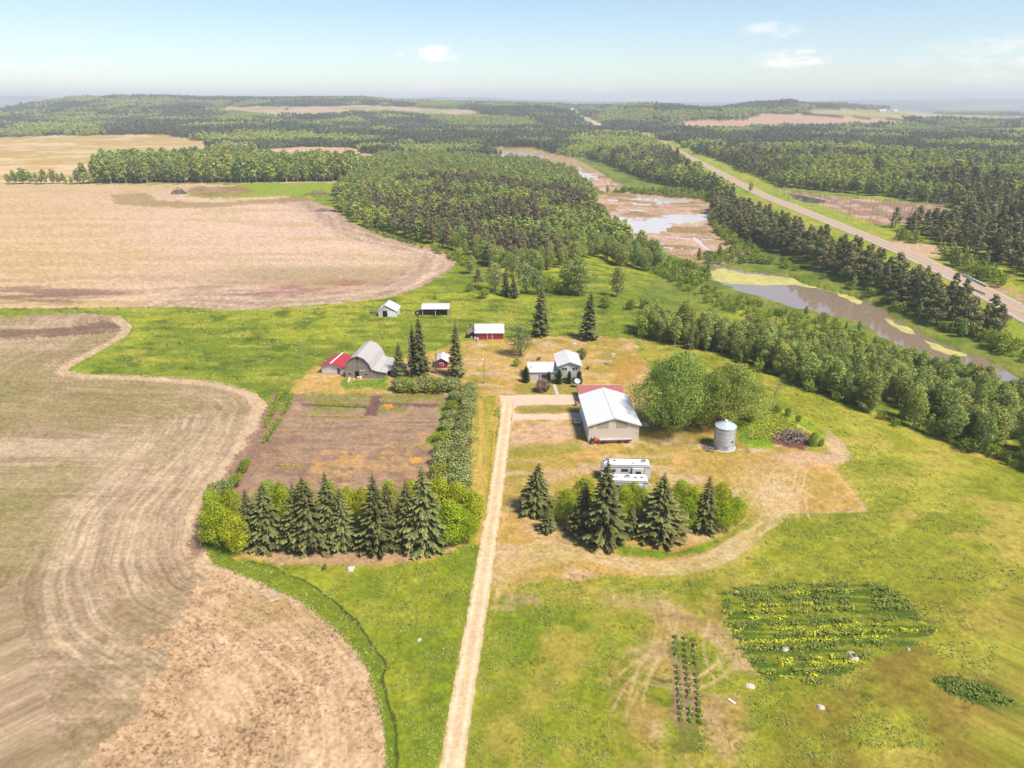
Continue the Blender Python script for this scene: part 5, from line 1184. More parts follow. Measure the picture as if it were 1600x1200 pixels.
# tufts standing up out of the sward
def tufts():
    rng = np.random.default_rng(12); r_ = np.hypot(gx, gy)
    green = (col[:, 1] > col[:, 0] * .86) & (col[:, 2] < col[:, 1] * .55) & (gv > 470) & (gv < 1290) & (gu > -60) & (gu < 1660) & (gz > -2) & (seg_dist(gx, gy, dw)[0] > 1.55) & ~inside(gu, gv, [(778, 614), (910, 614), (910, 660), (800, 662), (790, 695), (776, 695)])
    cl = fbm(gx / 2.6, gy / 1.6, 401, 4); i = np.nonzero(green & (cl > .47))[0]; i = i[rng.uniform(size=len(i)) < .34 * sm(cl[i], .44, .66) + .04]
    s = (.05 + .0009 * r_[i]) * rng.uniform(.6, 1.5, len(i)) * np.where(gv[i] < 620, 1.25, 1.0)
    C = np.stack([gx[i] + rng.normal(size=len(i)) * .15, gy[i] + rng.normal(size=len(i)) * .2, gz[i] + s * .5], 1)
    V_, Q_ = cards(C, unit(rng.normal(size=C.shape) + [0, -.3, 1.8]), 1.0, rng); V_ = C.repeat(4, 0) + (V_ - C.repeat(4, 0)) * s.repeat(4)[:, None]
    t = np.clip(.55 * fbm(gx[i] / 5, gy[i] / 5, 403, 3) + .6 * rng.uniform(0, 1, len(i)) - .1, 0, 1).repeat(4)
    print('tufts', len(i)); o = put('grass_tufts', new_mesh('grass_tufts', V_, Q_, [foliage_mat('grass_blades', (.20, .215, .05), (.42, .42, .12), 0, .35)], t)); tag(o, 'rough grass tufts growing over the lawn, meadow and pasture', 'grass', kind='stuff')
tufts()
# seedlings in three rows on the weed mat
sm_ = mat('seedling_sleeve', (.62, .6, .5), .8)
def seedling_meshes():
    rng = np.random.default_rng(8); V_, Q_, t_ = blob_crown(rng, [(0, 0, .16, .26, .16)], 60, .09); tv, tq = tubes([([(0.16, -.1, 0), (0.16, -.1, .2)], [.13, .12])], 8)
    return new_mesh('seedling_leaves', V_, Q_, [FM['bush']], t_), new_mesh('sleeve', tv, tq, [sm_])
SD = seedling_meshes()
for c_ in range(3):
    for r_ in range(15):
        if (c_ * 5 + r_ * 3) % 13 == 12: continue
        a, b = 1055 + c_ * 14.5 + r_ * .7, 996 + r_ * 9.2 + c_ * 2
        x, y, z = pt(a, b); e = bpy.data.objects.new('seedling', None); COL.objects.link(e); e.location = (x, y, z); e.rotation_euler = (0, 0, random.uniform(0, 6)); e.scale = (1.25,) * 3
        tag(e, 'small green seedling with a pale sleeve in the ' + ['left', 'middle', 'right'][c_] + ' of the three planted rows', 'seedling', 'seedlings in the ' + ['left', 'middle', 'right'][c_] + ' row'); put('leaves', SD[0], e); put('sleeve', SD[1], e)
# stones, brush piles
def rock(name, label, u_, v_, w, h, color, cat='rock', seed=1):
    rng = np.random.default_rng(seed); me = bpy.data.meshes.new(name); import bmesh
    bm = bmesh.new(); bmesh.ops.create_icosphere(bm, subdivisions=3, radius=1)
    for q in bm.verts:
        n_ = float(vnoise(np.array([q.co.x * 1.7 + seed]), np.array([q.co.y * 1.7 + q.co.z * 2.1]), seed)[0]); q.co *= .75 + .5 * n_; q.co.z = max(q.co.z, -.2)
        q.co = Vector((q.co.x * w / 2, q.co.y * w / 2.6, q.co.z * h))
    bm.to_mesh(me); bm.free(); me.materials.append(mat('stone_' + str(color), color, .9, .2, noise=.25))
    x, y, z = pt(u_, v_); o = put(name, me, None, (x, y, z), rng.uniform(0, 3)); tag(o, label, cat); return o
for i, (a, b, w_, h_, lb) in enumerate([(1332, 1027, 1.9, .5, 'large pale boulder lying in the yellow flower rows'), (1226, 1014, 1.2, .35, 'smaller pale boulder at the left of the yellow flower rows'), (1150, 926, 1.0, .3, 'pale stone at the top left corner of the weedy plot'),
        (1172, 1072, 1.1, .25, 'jagged white stone below the left corner of the weedy plot'), (1283, 1106, .9, .3, 'white stone on the meadow near the bottom edge'), (548, 890, 1.5, .5, 'pinkish boulder on the grass below the left windbreak'), (1419, 1015, .5, .3, 'tiny white stone right of the weedy plot'), (655, 1000, .7, .2, 'small pale stone on the grass left of the driveway')]):
    rock('boulder' if w_ > 1 else 'stone', lb, a, b, w_, h_, (.5, .42, .36), 'rock', i + 1)
wood_m = mat('old_wood', (.2, .15, .13), .95, .1, noise=.35)
def pile(name, label, u_, v_, w, d, h, n, m, cat, seed):
    rng = np.random.default_rng(seed); P = []
    for k in range(n):
        a = rng.uniform(0, 6.28); r_ = math.sqrt(rng.uniform(0, 1)); x, y = math.cos(a) * r_ * w / 2, math.sin(a) * r_ * d / 2; z = h * (1 - r_ ** 1.5) * rng.uniform(.2, 1) + .1
        t = rng.uniform(0, 6.28); l = rng.uniform(.6, 2.2); dz = rng.uniform(-.35, .35) * l * .5; P.append(([(x - math.cos(t) * l / 2, y - math.sin(t) * l / 2, max(.03, z - dz)), (x + math.cos(t) * l / 2, y + math.sin(t) * l / 2, max(.05, z + dz))], [rng.uniform(.07, .2), rng.uniform(.03, .12)]))
    x, y, z = pt(u_, v_); o = put(name, new_mesh(name, *tubes(P, 5), [m]), None, (x, y, z)); tag(o, label, cat); return o
pile('brush_pile', 'brown heap of cut brush and old boards beyond the grain bin', 1238, 684, 7, 5.5, 1.3, 170, wood_m, 'brush pile', 1)
pile('brush_pile', 'purple grey heap of branches at the right end of the far green strip', 498, 304, 22, 9, 3.5, 260, mat('grey_wood', (.25, .19, .18), .95), 'brush pile', 2).scale = (1, 1, 1.2)
pile('rock_heap', 'dark heap of stones and stumps ringed by tillage in the left field', 280, 303, 12, 8, 4, 200, mat('dark_wood', (.13, .11, .12), .95), 'heap', 3).scale = (1, 1, 1.3)
pile('brush_pile', 'smaller heap of branches by the corner of the left field', 508, 330, 14, 6, 2.2, 150, MATS['grey_wood'], 'brush pile', 4)
pile('plank_pile', 'few planks lying against the left side of the grain bin', 1109, 702, 1.6, 2.2, .3, 12, wood_m, 'planks', 5)
# ============ buildings, vehicles and yard things ============
class MB:
    def __init__(s): s.V = []; s.Fc = []
    def add(s, V_, F_):
        b = len(s.V); s.V += [tuple(v) for v in V_]; s.Fc += [tuple(i + b for i in f) for f in F_]; return s
    def box(s, x0, x1, y0, y1, z0, z1):
        return s.add([(x0, y0, z0), (x1, y0, z0), (x1, y1, z0), (x0, y1, z0), (x0, y0, z1), (x1, y0, z1), (x1, y1, z1), (x0, y1, z1)], [(0, 3, 2, 1), (4, 5, 6, 7), (0, 1, 5, 4), (1, 2, 6, 5), (2, 3, 7, 6), (3, 0, 4, 7)])
    def ext(s, prof, a, b, axis='y'):
        """profile of (across, z) extruded along an axis"""
        n = len(prof); f = (lambda p, t: (p[0], t, p[1])) if axis == 'y' else (lambda p, t: (t, p[0], p[1]))
        V_ = [f(p, a) for p in prof] + [f(p, b) for p in prof]
        Fs = [tuple(range(n)), tuple(range(2 * n - 1, n - 1, -1))] + [(i, i + n, (i + 1) % n + n, (i + 1) % n) for i in range(n)]
        return s.add(V_, Fs)
    def cyl(s, c, r, h, axis='z', n=20, r2=None):
        r2 = r if r2 is None else r2; V_ = []
        for t, q in ((0, r), (h, r2)):
            for k in range(n):
                a = 2 * math.pi * k / n; p = (math.cos(a) * q, math.sin(a) * q)
                V_.append((c[0] + p[0], c[1] + p[1], c[2] + t) if axis == 'z' else (c[0] + p[0], c[1] + t, c[2] + p[1]) if axis == 'y' else (c[0] + t, c[1] + p[0], c[2] + p[1]))
        return s.add(V_, [tuple(range(n))[::-1], tuple(range(n, 2 * n))] + [(k, (k + 1) % n, (k + 1) % n + n, k + n) for k in range(n)])
    def build(s, name, m, parent=None, bevel=0.0, sm=False):
        import bmesh
        me = bpy.data.meshes.new(name); me.from_pydata(s.V, [], s.Fc); me.update()
        bm = bmesh.new(); bm.from_mesh(me); bmesh.ops.recalc_face_normals(bm, faces=bm.faces)
        if bevel: bmesh.ops.bevel(bm, geom=bm.edges[:], offset=bevel, segments=2, affect='EDGES')
        bm.to_mesh(me); bm.free(); me.materials.append(m)
        if sm: me.polygons.foreach_set('use_smooth', [True] * len(me.polygons))
        return put(name, me, parent)
def thing(name, label, cat, u1, v1, u2=None, v2=None, group=None, rz=0.0):
    x, y, z = pt(u1, v1); e = bpy.data.objects.new(name, None); COL.objects.link(e); e.empty_display_size = .5
    w = 0
    if u2 is not None:
        a, b, c = pt(u2, v2); rz = math.atan2(b - y, a - x); w = math.hypot(a - x, b - y); z = min(z, c)
    e.location = (x, y, z); e.rotation_euler = (0, 0, rz); tag(e, label, cat, group); return e, w
def gable_roof(x0, x1, y0, y1, ze, zr, th=.14, oh=.35, axis='y'):
    """two slopes over a footprint, ridge along axis; returns left slope and right slope"""
    if axis == 'y': a0, a1, b0, b1 = x0 - oh, x1 + oh, y0 - oh, y1 + oh
    else: a0, a1, b0, b1 = y0 - oh, y1 + oh, x0 - oh, x1 + oh
    c = (a0 + a1) / 2; sl = (zr - ze) / ((a1 - a0) / 2 - oh); z0 = ze - sl * oh + .02
    L = MB().ext([(a0, z0), (c, zr + .02), (c, zr + .02 + th), (a0, z0 + th)], b0, b1, axis); R = MB().ext([(c + .002, zr + .02), (a1, z0), (a1, z0 + th), (c + .002, zr + .02 + th)], b0, b1, axis)
    return L, R
white_metal = mat('white_roof_metal', (.60, .61, .64), .5, .4, noise=.04, nscale=.5, bands=('y', 1.1, .06), bump=.05)
white_metal_x = mat('white_roof_metal_x', (.50, .52, .56), .5, .4, noise=.06, nscale=.5, bands=('x', 1.0, .12), bump=.05)
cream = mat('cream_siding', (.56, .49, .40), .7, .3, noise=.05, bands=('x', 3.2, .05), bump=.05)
cream_shade_y = mat('shade_blue_siding', (.62, .66, .68), .7, .3, noise=.05, bands=('y', 3.2, .05), bump=.05)  # side wall's shade put into the colour as a pale blue tint
taupe = mat('taupe_panel', (.34, .31, .25), .7)
dark = mat('dark_glass', (.03, .035, .04), .15, .6, noise=.3)
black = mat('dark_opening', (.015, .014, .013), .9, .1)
white = mat('white_trim', (.62, .62, .60), .6)
concrete = mat('concrete', (.42, .40, .36), .9, .1, noise=.2)
red = mat('red_boards', (.30, .035, .04), .8, .2, noise=.2, bands=('x', 4, .12))
redroof = mat('red_roof_metal', (.34, .03, .035), .5, .4, noise=.08, bands=('x', 2.2, .15), bump=.05)
grey_wood = mat('weathered_boards', (.26, .21, .19), .9, .1, noise=.28, nscale=1.5, bands=('z', 4.5, .22))
grey_shing = mat('weathered_shingles', (.37, .35, .34), .9, .15, noise=.22, nscale=1.6, bands=('z', 4, .1))
white_wash = mat('white_boards', (.58, .57, .54), .8, noise=.14, bands=('x', 3.5, .07))
tyre = mat('tyre_rubber', (.03, .03, .03), .9, .1); steel = mat('grey_steel', (.4, .42, .44), .5, .5, metal=.6)

# -- workshop
t, w = thing('workshop', 'large workshop with white metal roof, cream gable and taupe panels', 'workshop', 919, 691.6, 997, 690.5)
ZE, ZR, D = 4.1, 5.75, 15.3; c = w / 2
MB().ext([(0, -.3), (w, -.3), (w, ZE), (c, ZR), (0, ZE)], 0, .14).build('front_wall', cream, t)
MB().ext([(0, -.3), (w, -.3), (w, ZE), (c, ZR), (0, ZE)], D - .14, D).build('rear_wall', cream, t)
MB().box(0, .14, .141, D - .141, -.3, ZE - .02).build('left_wall', cream_shade_y, t); MB().box(w - .14, w, .141, D - .141, -.3, ZE - .02).build('right_wall', cream_shade_y, t)
L, R = gable_roof(0, w, 0, D, ZE, ZR); rf = L.build('roof', white_metal, t); R.build('roof_slope', white_metal, rf)
MB().box(c - .18, c + .18, -.36, D + .36, ZR + .15, ZR + .2).build('ridge_cap', white, rf)
for s_, (a0, a1) in ((0, (-.36, c)), (1, (c, w + .36))):
    zz = lambda q: ZE + (ZR - ZE) * (1 - abs(q - c) / c)
    MB().ext([(a0, zz(a0) - .16), (a1, zz(a1) - .16), (a1, zz(a1) + .02), (a0, zz(a0) + .02)], -.40, -.352).build('fascia', white, rf)
zz = lambda q: ZE + (ZR - ZE) * (1 - abs(q - c) / c)
for a0, a1 in ((1.75, 4.1), (5.75, 8.05), (.3, .85)):
    MB().ext([(a0, 3.35), (a1, 3.35), (a1, zz(a1) - .22), (a0, zz(a0) - .22)], -.05, -.002).build('gable_panel', taupe, t)
for a0, a1 in ((1.2, 4.6), (5.6, 9.0), (10.4, 12.0)):
    d = MB().box(-.06, -.002, a0, a1, -.1, 3.3).build('sliding_door', mat('shade_blue_door', (.55, .6, .64), .6, bands=('y', 2.5, .08)), t)  # door blue carries the shaded wall's tint in its colour
    MB().box(-.1, -.061, a0 + .2, a0 + .35, 1.0, 1.4).build('handle', steel, d)
MB().box(-.14, -.002, .8, 12.4, 3.32, 3.45).build('door_track', steel, t)
MB().box(w - .55, w - .3, -.06, -.002, 2.0, 2.3).build('light_fitting', steel, t)
# -- garage behind
t, w = thing('garage', 'low garage with faded red metal roof behind the workshop', 'garage', 908, 631, 974, 630.5)
w_ = w; D = 5.6
MB().box(0, w_, 0, D, -.3, 1.7).build('wall', cream, t)
MB().ext([(-.4, 1.75), (D + .4, 2.2), (D + .4, 2.32), (-.4, 1.87)], -.4, w_ + .4, 'x').build('roof', mat('faded_red_roof', (.34, .12, .10), .6, noise=.1, bands=('x', 2, .1)), t)
MB().box(-.46, -.40, -.5, D + .4, 1.5, 2.0).build('fascia', white, t); MB().box(-.4, w_ + .4, D + .4, D + .46, 2.1, 2.36).build('fascia', white, t)
MB().cyl((w_ * .8, D - .8, 1.9), .12, .6).build('vent_pipe', steel, t)

# -- house
t, w = thing('house', 'white split level farmhouse with a low left wing and two storey gabled right wing', 'house', 826.5, 597, 906, 596)
XW = w * .575; ZL, ZT = 2.5, 4.35
siding = mat('grey_white_siding', (.58, .57, .55), .75, noise=.06, bands=('z', 5, .06)); stone_m = mat('stone_veneer', (.50, .45, .42), .9, noise=.3, nscale=4)
roofg = mat('dim_slope_shingles', (.46, .46, .48), .8, noise=.08, nscale=2, bands=('z', 5, .05)); roofw = mat('white_house_roof', (.56, .54, .55), .7, noise=.05, nscale=2)
MB().box(0, XW, .6, 7.2, -.3, ZL).build('low_wing_wall', siding, t)
MB().box(.1, 2.0, .55, .598, -.3, ZL - .1).build('stone_panel', stone_m, t)
L, R = gable_roof(0, XW - .01, .6, 7.2, ZL, 3.75, .12, .3, 'x')
rf = L.build('low_roof', roofg, t); R.build('rear_slope', roofw, rf)  # front slope greyer than the rear, light on the roof put into colour
MB().box(-.3, XW + .25, 3.8, 4.02, 3.86, 3.94).build('ridge_cap', white, rf)
MB().box(.6, .95, 1.9, 2.15, 2.9, 3.75).build('chimney', white, rf)
MB().ext([(XW, -.3), (w, -.3), (w, ZT), ((XW + w) / 2, ZT + 1.0), (XW, ZT)], 0, 8.6).build('tall_wing_wall', siding, t)
L, R = gable_roof(XW, w, 0, 8.6, ZT, ZT + 1.0, .12, .5)
rf = L.build('tall_roof', roofw, t); R.build('roof_slope', roofg, rf)  # left slope whiter, right greyer: fall of light painted into the slopes
for q in (2.2, 3.4): MB().cyl((XW + 1.0 + q * .3, q + 3.2, ZT + .3), .1, .55, n=10).build('vent_pipe', black, rf)
def window(parent, x0, x1, z0, z1, y=-.05, bars=1, shut=None):
    f = MB().box(x0, x1, y - .04, y + .048, z0, z1).build('window', white, parent)
    n = bars + 1; ww = (x1 - x0 - .12 * (n + 1)) / n
    for k in range(n): MB().box(x0 + .12 + k * (ww + .12), x0 + .12 + k * (ww + .12) + ww, y - .07, y - .042, z0 + .14, z1 - .14).build('pane', dark, f)
    if shut:
        for a in (x0 - .42, x1 + .05): MB().box(a, a + .37, y - .02, y + .048, z0, z1).build('shutter', shut, f)
    return f
window(t, 3.0, 4.7, .75, 2.05, .54, 0, None); 
for a in (2.45, 4.95): window(t, a, a + .45, .75, 2.05, .54, 0)
RW = w - XW
for cx in (XW + RW * .27, XW + RW * .76):
    window(t, cx - .75, cx + .75, 3.05, 4.0); window(t, cx - .7, cx + .7, .35, 1.2)
    MB().box(cx - .72, cx + .72, -.03, -.002, 1.22, 3.03).build('siding_panel', mat('beige_panel', (.42, .42, .39), .8, bands=('z', 5, .08)), t)
d = MB().box(XW - 1.25, XW - .35, .52, .598, .3, 2.3).build('front_door', white, t); MB().box(XW - 1.0, XW - .6, .49, .518, 1.2, 2.0).build('pane', dark, d); MB().box(XW - .5, XW - .43, .46, .518, 1.1, 1.2).build('handle', steel, d)
for k in range(3): MB().box(XW - 1.5, XW - .1, .2 - k * .33, .515 - k * .33, -.2, .28 - k * .09).build('step', mat('red_brick', (.36, .2, .16), .9), t)
MB().box(-.32, -.2, .4, .55, .2, 2.3).build('downpipe', white, t)
tag(MB().box(0, 1, 0, 1, 0, .06).build('walkway', concrete), kind='structure')
wk = bpy.data.objects['walkway']; P0 = pt(863.5, 601); P1 = pt(869, 617.5); L0 = math.dist(P0[:2], P1[:2]); wk.location = (P0[0], P0[1], P0[2] - .02); wk.rotation_euler = (0, 0, math.atan2(P1[1] - P0[1], P1[0] - P0[0])); wk.scale = (L0, .75, 1)
# satellite dish beside the house, planter, leaning plank
t, _ = thing('satellite_dish', 'round grey satellite dish on a post at the right corner of the house', 'satellite dish', 901.5, 605)
MB().cyl((0, 0, -.2), .08, 1.5).build('post', steel, t)
dm = MB(); n = 16
prev = None
V_ = []; Fc = []
for k, (r_, z_) in enumerate([(.05, 0), (.45, .06), (.85, .22), (1.15, .42)]):
    V_ += [(math.cos(2 * math.pi * j / n) * r_, math.sin(2 * math.pi * j / n) * r_, z_) for j in range(n)]
for k in range(3): Fc += [(k * n + j, k * n + (j + 1) % n, (k + 1) * n + (j + 1) % n, (k + 1) * n + j) for j in range(n)]
ds = dm.add(V_, Fc).build('dish', mat('dish_grey', (.42, .43, .47), .6), t, sm=True); ds.location = (0, 0, 1.5); ds.rotation_euler = (math.radians(35), 0, math.radians(15)); ds.scale = (.7, .7, .7)
MB().cyl((0, 0, .1), .05, .7, n=8, r2=.02).build('feed_horn', black, ds)
t, _ = thing('planter', 'dark barrel planter with green sprigs on the dry lawn right of the house', 'planter', 918.5, 577)
MB().cyl((0, 0, 0), .28, .6, n=14, r2=.36).build('barrel', mat('dark_barrel', (.05, .045, .04), .8), t)
rng = np.random.default_rng(4); V_, Q_, t_ = blob_crown(rng, [(0, 0, .8, .35, .25)], 60, .1); put('sprigs', new_mesh('sprigs', V_, Q_, [FM['bush']], t_), t)
t, _ = thing('firewood_stack', 'small brown stack of firewood behind the low wing of the house', 'firewood', 841, 563)
for k in range(9): MB().cyl((k % 3 * .34 - .3 + (k // 3) * .1, -.4, .17 + k // 3 * .3), .16, .9, 'y', 8).build('log', wood_m, t)

# -- bird houses on poles
for a, b, tp, lb in [(897, 551, 537, 'white birdhouse on a pole behind the small round tree'), (957, 571, 553, 'white birdhouse on a pole in the open lawn right of the house')]:
    t, _ = thing('birdhouse', lb, 'birdhouse', a, b); h = height_to(a, b, tp)
    MB().cyl((0, 0, -.2), .05, h - .5).build('pole', steel, t); bx = MB().box(-.42, .42, -.35, .35, h - .75, h - .15).build('box', white, t)
    MB().ext([(-.52, h - .15), (.52, h - .15), (0, h + .15)], -.42, .42).build('roof', mat('birdhouse_roof', (.5, .5, .46), .7), t)
    for q in (-.2, .2): MB().cyl((q, -.36, h - .45), .07, .02, 'y', 10).build('entrance_hole', black, bx)
# -- poles
pw_ = mat('pole_wood', (.30, .26, .21), .95, .1, noise=.2, nscale=4)
for a, b, tp, lb, arm in [(472, 561, 535, 'short utility pole in the lush pasture above the red roofed shed', 1), (757, 599, 560, 'yard light pole with a white lamp by the dry lawn', 2), (1206, 640, 599, 'bare leaning grey pole at the edge of the meadow', 0)]:
    h = height_to(a, b, tp); t, _ = thing('utility_pole' if arm < 2 else 'yard_light', lb, 'pole', a, b)
    MB().cyl((0, 0, -.4), .14, h + .4, n=10, r2=.09).build('pole', pw_, t)
    if arm == 1: MB().box(-.7, .7, -.06, .06, h - .5, h - .38).build('crossarm', pw_, t); MB().cyl((-.55, 0, h - .38), .06, .15, n=8).build('insulator', white, t); MB().cyl((.55, 0, h - .38), .06, .15, n=8).build('insulator', white, t)
    if arm == 2: MB().cyl((0, 0, h - .25), .04, .9, 'x', 8).build('arm', steel, t); MB().cyl((-.35, -.1, h - .35), .28, .35, n=14, r2=.2).build('lamp', white, t)
    if arm == 0: t.rotation_euler = (0, math.radians(5), 0)
# little posts and signs
for a, b, lb in [(443, 604, 'short grey post where the pasture meets the garden strip'), (381, 527, 'grey weathered post standing in the pasture'), (545, 600, 'left one of two tiny white posts above the garden'), (549, 600, 'right one of two tiny white posts above the garden')]:
    t, _ = thing('post', lb, 'post', a, b); MB().cyl((0, 0, -.2), .09, 1.3 if a < 500 else .8, n=8).build('stake', pw_ if a < 500 else white, t)
    MB().cyl((0, 0, 1.1 if a < 500 else .6), .11, .06, n=8).build('cap', steel, t)

# -- barn
t, w = thing('barn', 'weathered grey gambrel barn with a lean-to on its right side', 'barn', 540, 590, 602, 592.5)
bw = w * .68; c = bw / 2; D = 11.5; ZE, ZM, ZR = 2.3, 4.6, 6.0
prof = [(0, -.3), (bw, -.3), (bw, ZE), (bw - .75, 4.1), (bw - 1.9, 5.35), (c, ZR), (1.9, 5.35), (.75, 4.1), (0, ZE)]
MB().ext(prof, 0, .15).build('front_wall', grey_wood, t); MB().ext(prof, D - .15, D).build('rear_wall', grey_wood, t)
MB().box(0, .15, .151, D - .151, -.3, ZE).build('left_wall', grey_wood, t); MB().box(bw - .15, bw, .151, D - .151, -.3, ZE).build('right_wall', grey_wood, t)
rp_ = [(-.3, ZE - .4), (.75 - .1, 4.16), (1.86, 5.43), (c, ZR + .08), (bw - 1.86, 5.43), (bw - .65, 4.16), (bw + .1, ZE + .05)]
th = [(x, z + .16) for x, z in rp_]
rf = MB().ext(rp_ + th[::-1], -.35, D + .3).build('roof', grey_shing, t)
# lean-to
MB().ext([(bw + .01, -.3), (w, -.3), (w, 1.75), (bw + .01, 2.3)], .3, D - 1).build('lean_to_wall', grey_wood, t)
MB().ext([(bw + .02, 2.42), (bw + 1.2, 2.0), (w + .45, 1.62), (w + .45, 1.76), (bw + 1.2, 2.14), (bw + .02, 2.6)], 0, D - .6).build('lean_to_roof', grey_shing, t)
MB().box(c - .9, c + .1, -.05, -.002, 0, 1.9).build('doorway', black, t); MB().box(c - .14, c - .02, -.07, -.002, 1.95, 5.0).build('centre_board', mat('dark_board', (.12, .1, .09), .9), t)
MB().cyl((c, -.12, ZR - .55), .28, .1, 'y', 14).build('hay_hood', black, t)
for q in (.9, bw - 1.9): f = MB().box(q, q + .8, -.06, -.002, 1.0, 1.5).build('window', mat('grey_frame', (.4, .38, .35), .8), t); MB().box(q + .08, q + .72, -.09, -.062, 1.08, 1.42).build('pane', dark, f)
d = MB().box(c + .15, c + 1.5, -.1, -.005, 0, 1.9).build('barn_door', grey_wood, t); MB().box(c + .3, c + .42, -.14, -.101, .9, 1.1).build('handle', steel, d)
for q, z_ in ((c + .5, 2.0), (c + 1.3, 2.05)): MB().box(q, q + .5, -.13, -.005, z_, z_ + .14).build('white_board', white, t)
# -- red roofed shed
t, w = thing('shed', 'white walled shed with bright red roof and white ridge, left of the barn', 'shed', 503, 583, 535, 585)
D = 7.5; c = w * .5
MB().ext([(0, -.3), (w, -.3), (w, 2.0), (c, 2.0 + .9), (0, 2.0)], 0, D).build('wall', white_wash, t)
L, R = gable_roof(0, w, 0, D, 2.0, 2.9, .1, .45); ryr = mat('red_roof_metal_y', (.34, .028, .035), .5, .4, noise=.08, bands=('y', 2.2, .12), bump=.05)
rf = L.build('roof', ryr, t); R.build('roof_slope', ryr, rf); MB().box(c - .22, c + .22, -.47, D + .47, 3.02, 3.1).build('ridge_cap', white, rf)
d = MB().box(w - 1.3, w - .6, -.06, -.002, 0, 1.6).build('door', mat('dark_door', (.08, .08, .09), .8), t); MB().box(w - 1.2, w - 1.12, -.1, -.061, .8, .95).build('handle', steel, d)
MB().box(-.02, w + .02, -.03, -.001, -.2, .12).build('sill_board', grey_wood, t)
# -- pen: green mesh fence
gm_ = mat('green_fence', (.10, .30, .06), .7)
t, w = thing('fence', 'green wire fence round the little pen in front of the barn', 'fence', 534, 603, 596, 603)
pts_ = [(0.3, 3.2), (0, 0), (w, 0), (w + 1.6, 3.4)]
pts_ = [(.6, 4.6), (0, .2), (w - .8, .2), (w + .6, 4.6)]
for k in range(3):
    (x0, y0), (x1, y1) = pts_[k], pts_[k + 1]; n_ = 4 if k != 1 else 7
    q = MB()
    for z_ in np.arange(.1, 1.25, .14 if k != 1 else .4): q.add([(x0, y0, z_), (x1, y1, z_), (x1, y1, z_ + .03), (x0, y0, z_ + .03)], [(0, 1, 2, 3)]); q.add([(x0, y0 + .02, z_), (x1, y1 + .02, z_), (x1, y1 + .02, z_ + .03), (x0, y0 + .02, z_ + .03)], [(0, 1, 2, 3)])
    q.build('mesh_panel', gm_, t)
    for j in range(n_ + (k == 2)): MB().cyl((x0 + (x1 - x0) * j / n_, y0 + (y1 - y0) * j / n_, -.1), .045, 1.4, n=6).build('fence_post', gm_, t)
# pen contents
for a, b, cl, lb, nm in [(547, 596, (.7, .55, .2), 'upright yellow plastic slide in the barn pen', 'slide'), (560, 592, (.75, .45, .4), 'pink plastic tub against the barn front', 'tub'), (563.5, 592, (.75, .7, .55), 'pale plastic tub beside the pink one against the barn', 'tub')]:
    t, _ = thing(nm, lb, nm, a, b)
    m_ = mat('plastic_%g' % cl[1], cl, .5)
    if nm == 'slide':
        MB().ext([(-.9, .02), (0, 1.2), (.12, 1.2), (.12, 1.1), (-.72, .02)], -.25, .25).build('chute', m_, t).rotation_euler = (0, 0, 1.2)
        for q in (-.2, .2): MB().box(.1, .17, q - .03, q + .03, 0, 1.15).build('leg', m_, t)
    else: MB().cyl((0, 0, 0), .26, .5, n=14, r2=.36).build('tub_body', m_, t); MB().cyl((0, 0, .5), .38, .05, n=14, r2=.38).build('rim', m_, t)
# -- white gabled shed in the pasture
t, w = thing('shed', 'white gabled granary with a black open doorway, alone in the green pasture', 'shed', 591.5, 495, 619.5, 495.5)
D = 6.0; gw = w; c = gw * .42
old_white = mat('flaking_white_boards', (.50, .49, .46), .85, noise=.16, bands=('z', 4, .1))
MB().ext([(0, -.3), (gw * .8, -.3), (gw * .8, 2.3), (c, 3.9), (0, 2.0)], 0, D).build('wall', old_white, t)
MB().box(gw * .8 + .005, gw, 0, D - .3, -.3, 1.9).build('side_lean_to', mat('white_boards2', (.55, .55, .53), .8), t)
MB().ext([(-.35, 1.75), (c, 4.0), (gw + .3, 1.9), (gw + .3, 2.02), (c, 4.14), (-.35, 1.87)], -.25, D + .25).build('roof', mat('bright_white_roof', (.60, .60, .60), .6), t)
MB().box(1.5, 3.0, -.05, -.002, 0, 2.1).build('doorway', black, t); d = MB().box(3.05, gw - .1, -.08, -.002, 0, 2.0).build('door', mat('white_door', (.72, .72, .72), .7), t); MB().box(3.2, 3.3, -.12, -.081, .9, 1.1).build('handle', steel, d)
MB().cyl((c * .6, D * .4, 2.9), .1, .9, n=8).build('vent_pipe', steel, t)
t, _ = thing('pole', 'thin pale pole beside the white granary', 'pole', 621, 494); MB().cyl((0, 0, -.3), .07, 4.2, n=8).build('shaft', pw_, t); MB().box(-.2, .2, -.05, .05, 3.8, 3.95).build('bracket', white, t)
pile('brush_pile', 'low brown brush pile left of the white granary', 586, 489, 3, 2, .8, 50, wood_m, 'brush pile', 7)
